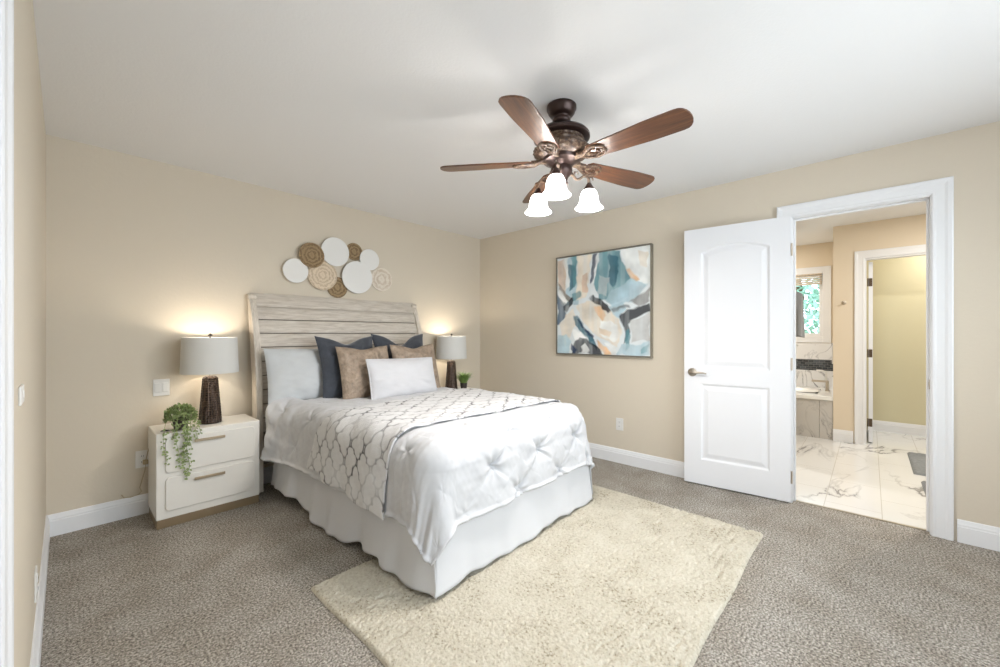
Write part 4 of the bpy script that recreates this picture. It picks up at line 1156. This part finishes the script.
MB().lathe([(.001, -.270), (.092, -.272), (.100, -.282), (.095, -.296), (.07, -.306), (.055, -.325), (.058, -.345), (.052, -.362), (.036, -.380), (.030, -.40), (.036, -.412), (.03, -.428), (.012, -.44), (.008, -.452), (.001, -.455)], 40).build('light_hub', M['fanmetal'], fan, smooth='auto')
BR = .66; zb = -.297
PITCH = R_(-12)
def blade_outline():
    pts = []
    L0, L1 = .175, BR
    w0, w1 = .050, .070
    n = 12
    for k in range(n + 1):
        q = k / n; x = L0 + (L1 - .055 - L0) * q; pts.append((x, -(w0 + (w1 - w0) * min(1, q * 1.4))))
    for k in range(1, 10):
        a = -PI / 2 + PI * k / 10; c_ = math.copysign(abs(math.cos(a)) ** .8, math.cos(a)); pts.append((L1 - .055 + .055 * c_, w1 * math.sin(a)))
    for k in range(n, -1, -1):
        q = k / n; x = L0 + (L1 - .055 - L0) * q; pts.append((x, (w0 + (w1 - w0) * min(1, q * 1.4))))
    pts += [(L0 - .018, .032), (L0 - .024, 0), (L0 - .018, -.032)]
    return pts
for k in range(5):
    a = .92 + k * 2 * PI / 5
    m = Matrix.Translation((0, 0, zb)) @ Matrix.Rotation(a, 4, 'Z') @ Matrix.Rotation(PITCH, 4, 'X')
    o = MB().prism(blade_outline(), -.004, .004).build('blade', M['blade'], fan, bevel=.0015)
    o.matrix_local = m
    br = MB()
    z_ = -.008
    # ornate open bracket under the blade: two loops and a stem
    br.tube([(.08, 0, .02), (.11, .012, .008), (.145, .02, z_), (.17, .035, z_), (.20, .043, z_), (.235, .036, z_), (.255, .014, z_), (.25, 0, z_)], [.009, .009, .008, .007, .007, .007, .007, .006], 8)
    br.tube([(.08, 0, .02), (.11, -.012, .008), (.145, -.02, z_), (.17, -.035, z_), (.20, -.043, z_), (.235, -.036, z_), (.255, -.014, z_), (.25, 0, z_)], [.009, .009, .008, .007, .007, .007, .007, .006], 8)
    br.tube([(.15, 0, z_), (.18, .012, z_), (.20, .022, z_), (.222, .016, z_), (.225, .002, z_), (.21, -.006, z_)], .005, 8)
    br.tube([(.15, 0, z_), (.175, -.010, z_), (.195, -.022, z_), (.215, -.018, z_)], .005, 8)
    br.box(.055, .16, -.014, .014, -.004, .014)
    for (sx, sy) in ((.17, .03), (.17, -.03), (.245, 0)):
        br.lathe([(.001, -.016), (.008, -.014), (.009, -.006), (.009, -.003)], 12, (sx, sy, 0))
    b_ = br.build('blade_bracket', M['fanantique'], o, smooth='auto'); b_['label'] = 'ornate scrolled bronze bracket'
# light arms: positions from (depth, lateral) offsets
thc = math.atan((500 - 65.4) / 401.)
fv = Vector((math.sin(thc), math.cos(thc))); rv = Vector((math.cos(thc), -math.sin(thc)))
for (dd_, dl_) in ((-.160, -.052), (.040, .155), (.118, -.112)):
    v = fv * dd_ + rv * dl_
    R0 = v.length; u_ = v / R0
    def P2(r, z): return (u_.x * r, u_.y * r, z)
    arm = MB()
    arm.tube([P2(.045, -.333), P2(.065, -.363), P2(.085, -.380), P2(.105, -.376), P2(.125, -.360), P2(.145, -.358), P2(R0 - .002, -.370), P2(R0, -.403)], [.008, .0075, .007, .007, .007, .007, .008, .010], 10)
    arm.tube([P2(.085, -.380), P2(.070, -.358), P2(.078, -.340), P2(.092, -.340), P2(.096, -.352)], [.006, .005, .0045, .004, .004], 8)
    arm.tube([P2(R0, -.362), P2(R0 + .018, -.360), P2(R0 + .024, -.376)], [.005, .0045, .004], 8)
    ao = arm.build('light_arm', M['fanantique'], fan, smooth=True)
    MB().lathe([(.001, -.393), (.012, -.396), (.018, -.408), (.028, -.423), (.030, -.434), (.001, -.434)], 24, (v.x, v.y, 0)).build('socket_cup', M['fanmetal'], ao, smooth='auto')
    prof_o = [(.028, -.430), (.036, -.437), (.043, -.451), (.047, -.471), (.050, -.488), (.052, -.492), (.0495, -.496), (.054, -.505), (.066, -.520), (.076, -.529)]
    prof_i = [(r - .003, z) for r, z in prof_o][::-1]
    g = MB().lathe(prof_o + prof_i, 40, (v.x, v.y, 0), cap=False).build('glass_shade', M['glass_shade'], ao, smooth='auto')
    g['label'] = 'white frosted bell glass shade, lit'
    point_light('fan_light', (FX + v.x, FY + v.y, H - .506), 27, .03, (1, .96, .92))

# ------------------------------------------------------------------ outlets, switches, cords
def wallplate(name, label, loc, rz, kind, cat='outlet'):
    t = thing(name, label, cat, loc, rz)      # local: plate in xz plane, front toward -y
    MB().box(-.036, .036, -.006, 0, -.058, .058).build('plate', M['plastic'], t, bevel=.002)
    if kind == 'outlet':
        for z in (-.02, .02):
            r = MB().box(-.014, .014, -.009, -.006, z - .014, z + .014).build('receptacle', M['plastic'], t, bevel=.002)
            MB().box(-.006, -.004, -.0094, -.0088, z - .004, z + .006).box(.004, .006, -.0094, -.0088, z - .004, z + .006).build('slot', M['black'], r)
    else:
        for x in ((0,) if kind == 'switch' else (-.022, .022)):
            MB().box(x - .015, x + .015, -.010, -.006, -.032, .032).build('rocker', M['plastic'], t, bevel=.002)
    return t
wallplate('wall_outlet', 'white outlet low on the right wall below the painting', (XR, 1.76, .368), -PI / 2, 'outlet')
ol = wallplate('wall_outlet', 'white outlet behind the left nightstand with a plug in it', (.358, YB, .375), 0, 'outlet')
sw = wallplate('light_switch', 'white double rocker switch on the wall beside the left lamp', (.458, YB, .855), 0, 'double', 'switch')
sw.children[0].scale = (1.25, 1, 1)
wallplate('wall_outlet', 'white outlet on the left wall near the baseboard', (XL, 2.36, .27), PI / 2, 'outlet')
ws = thing('wall_sensor', 'small white wall sensor next to the casing at the left edge', 'sensor', (XL, 1.62, 1.075), PI / 2)
MB().box(-.06, .035, -.006, 0, -.024, .024).build('housing', M['plastic'], ws, bevel=.004)
MB().lathe([(.001, 0), (.012, 0), (.011, .0015), (.001, .002)], 20, (0, -.006, 0), ax='y').build('lens', M['disc_white'], ws, smooth='auto')
pg = thing('power_plug', 'pale lamp plug in the outlet beside the left nightstand', 'plug', (.372, YB - .0095, .355))
MB().box(-.014, .014, -.032, 0, -.014, .016).build('plug_body', M['cable'], pg, bevel=.005)
MB().tube([(0, -.03, -.005), (-.005, -.045, -.04), (-.02, -.04, -.11), (-.03, -.03, -.16), (-.022, -.03, -.19), (-.035, -.03, -.205), (-.075, -.035, -.212), (-.11, -.035, -.205), (-.12, -.032, -.185)], .0028, 8).build('cord', M['cable'], pg, smooth=True)
MB().tube([(0, -.03, .005), (.0, -.05, .03), (.01, -.045, .08), (.024, -.02, .12)], .0028, 8).build('lead', M['cable'], pg, smooth=True)
mb = MB().tube([(.02 * math.cos(a) * 1.0, .013 * math.sin(a), .0025) for a in np.linspace(0, 5.6, 26)] + [(.03, -.006, .0025), (.05, -.004, .0025)], .0022, 8)
o = mb.build('charging_cable', M['black'], smooth=True); o.location = (.437, 3.36, .602)
tag(o, 'coiled black cable end on the left corner of the left nightstand', 'cable')
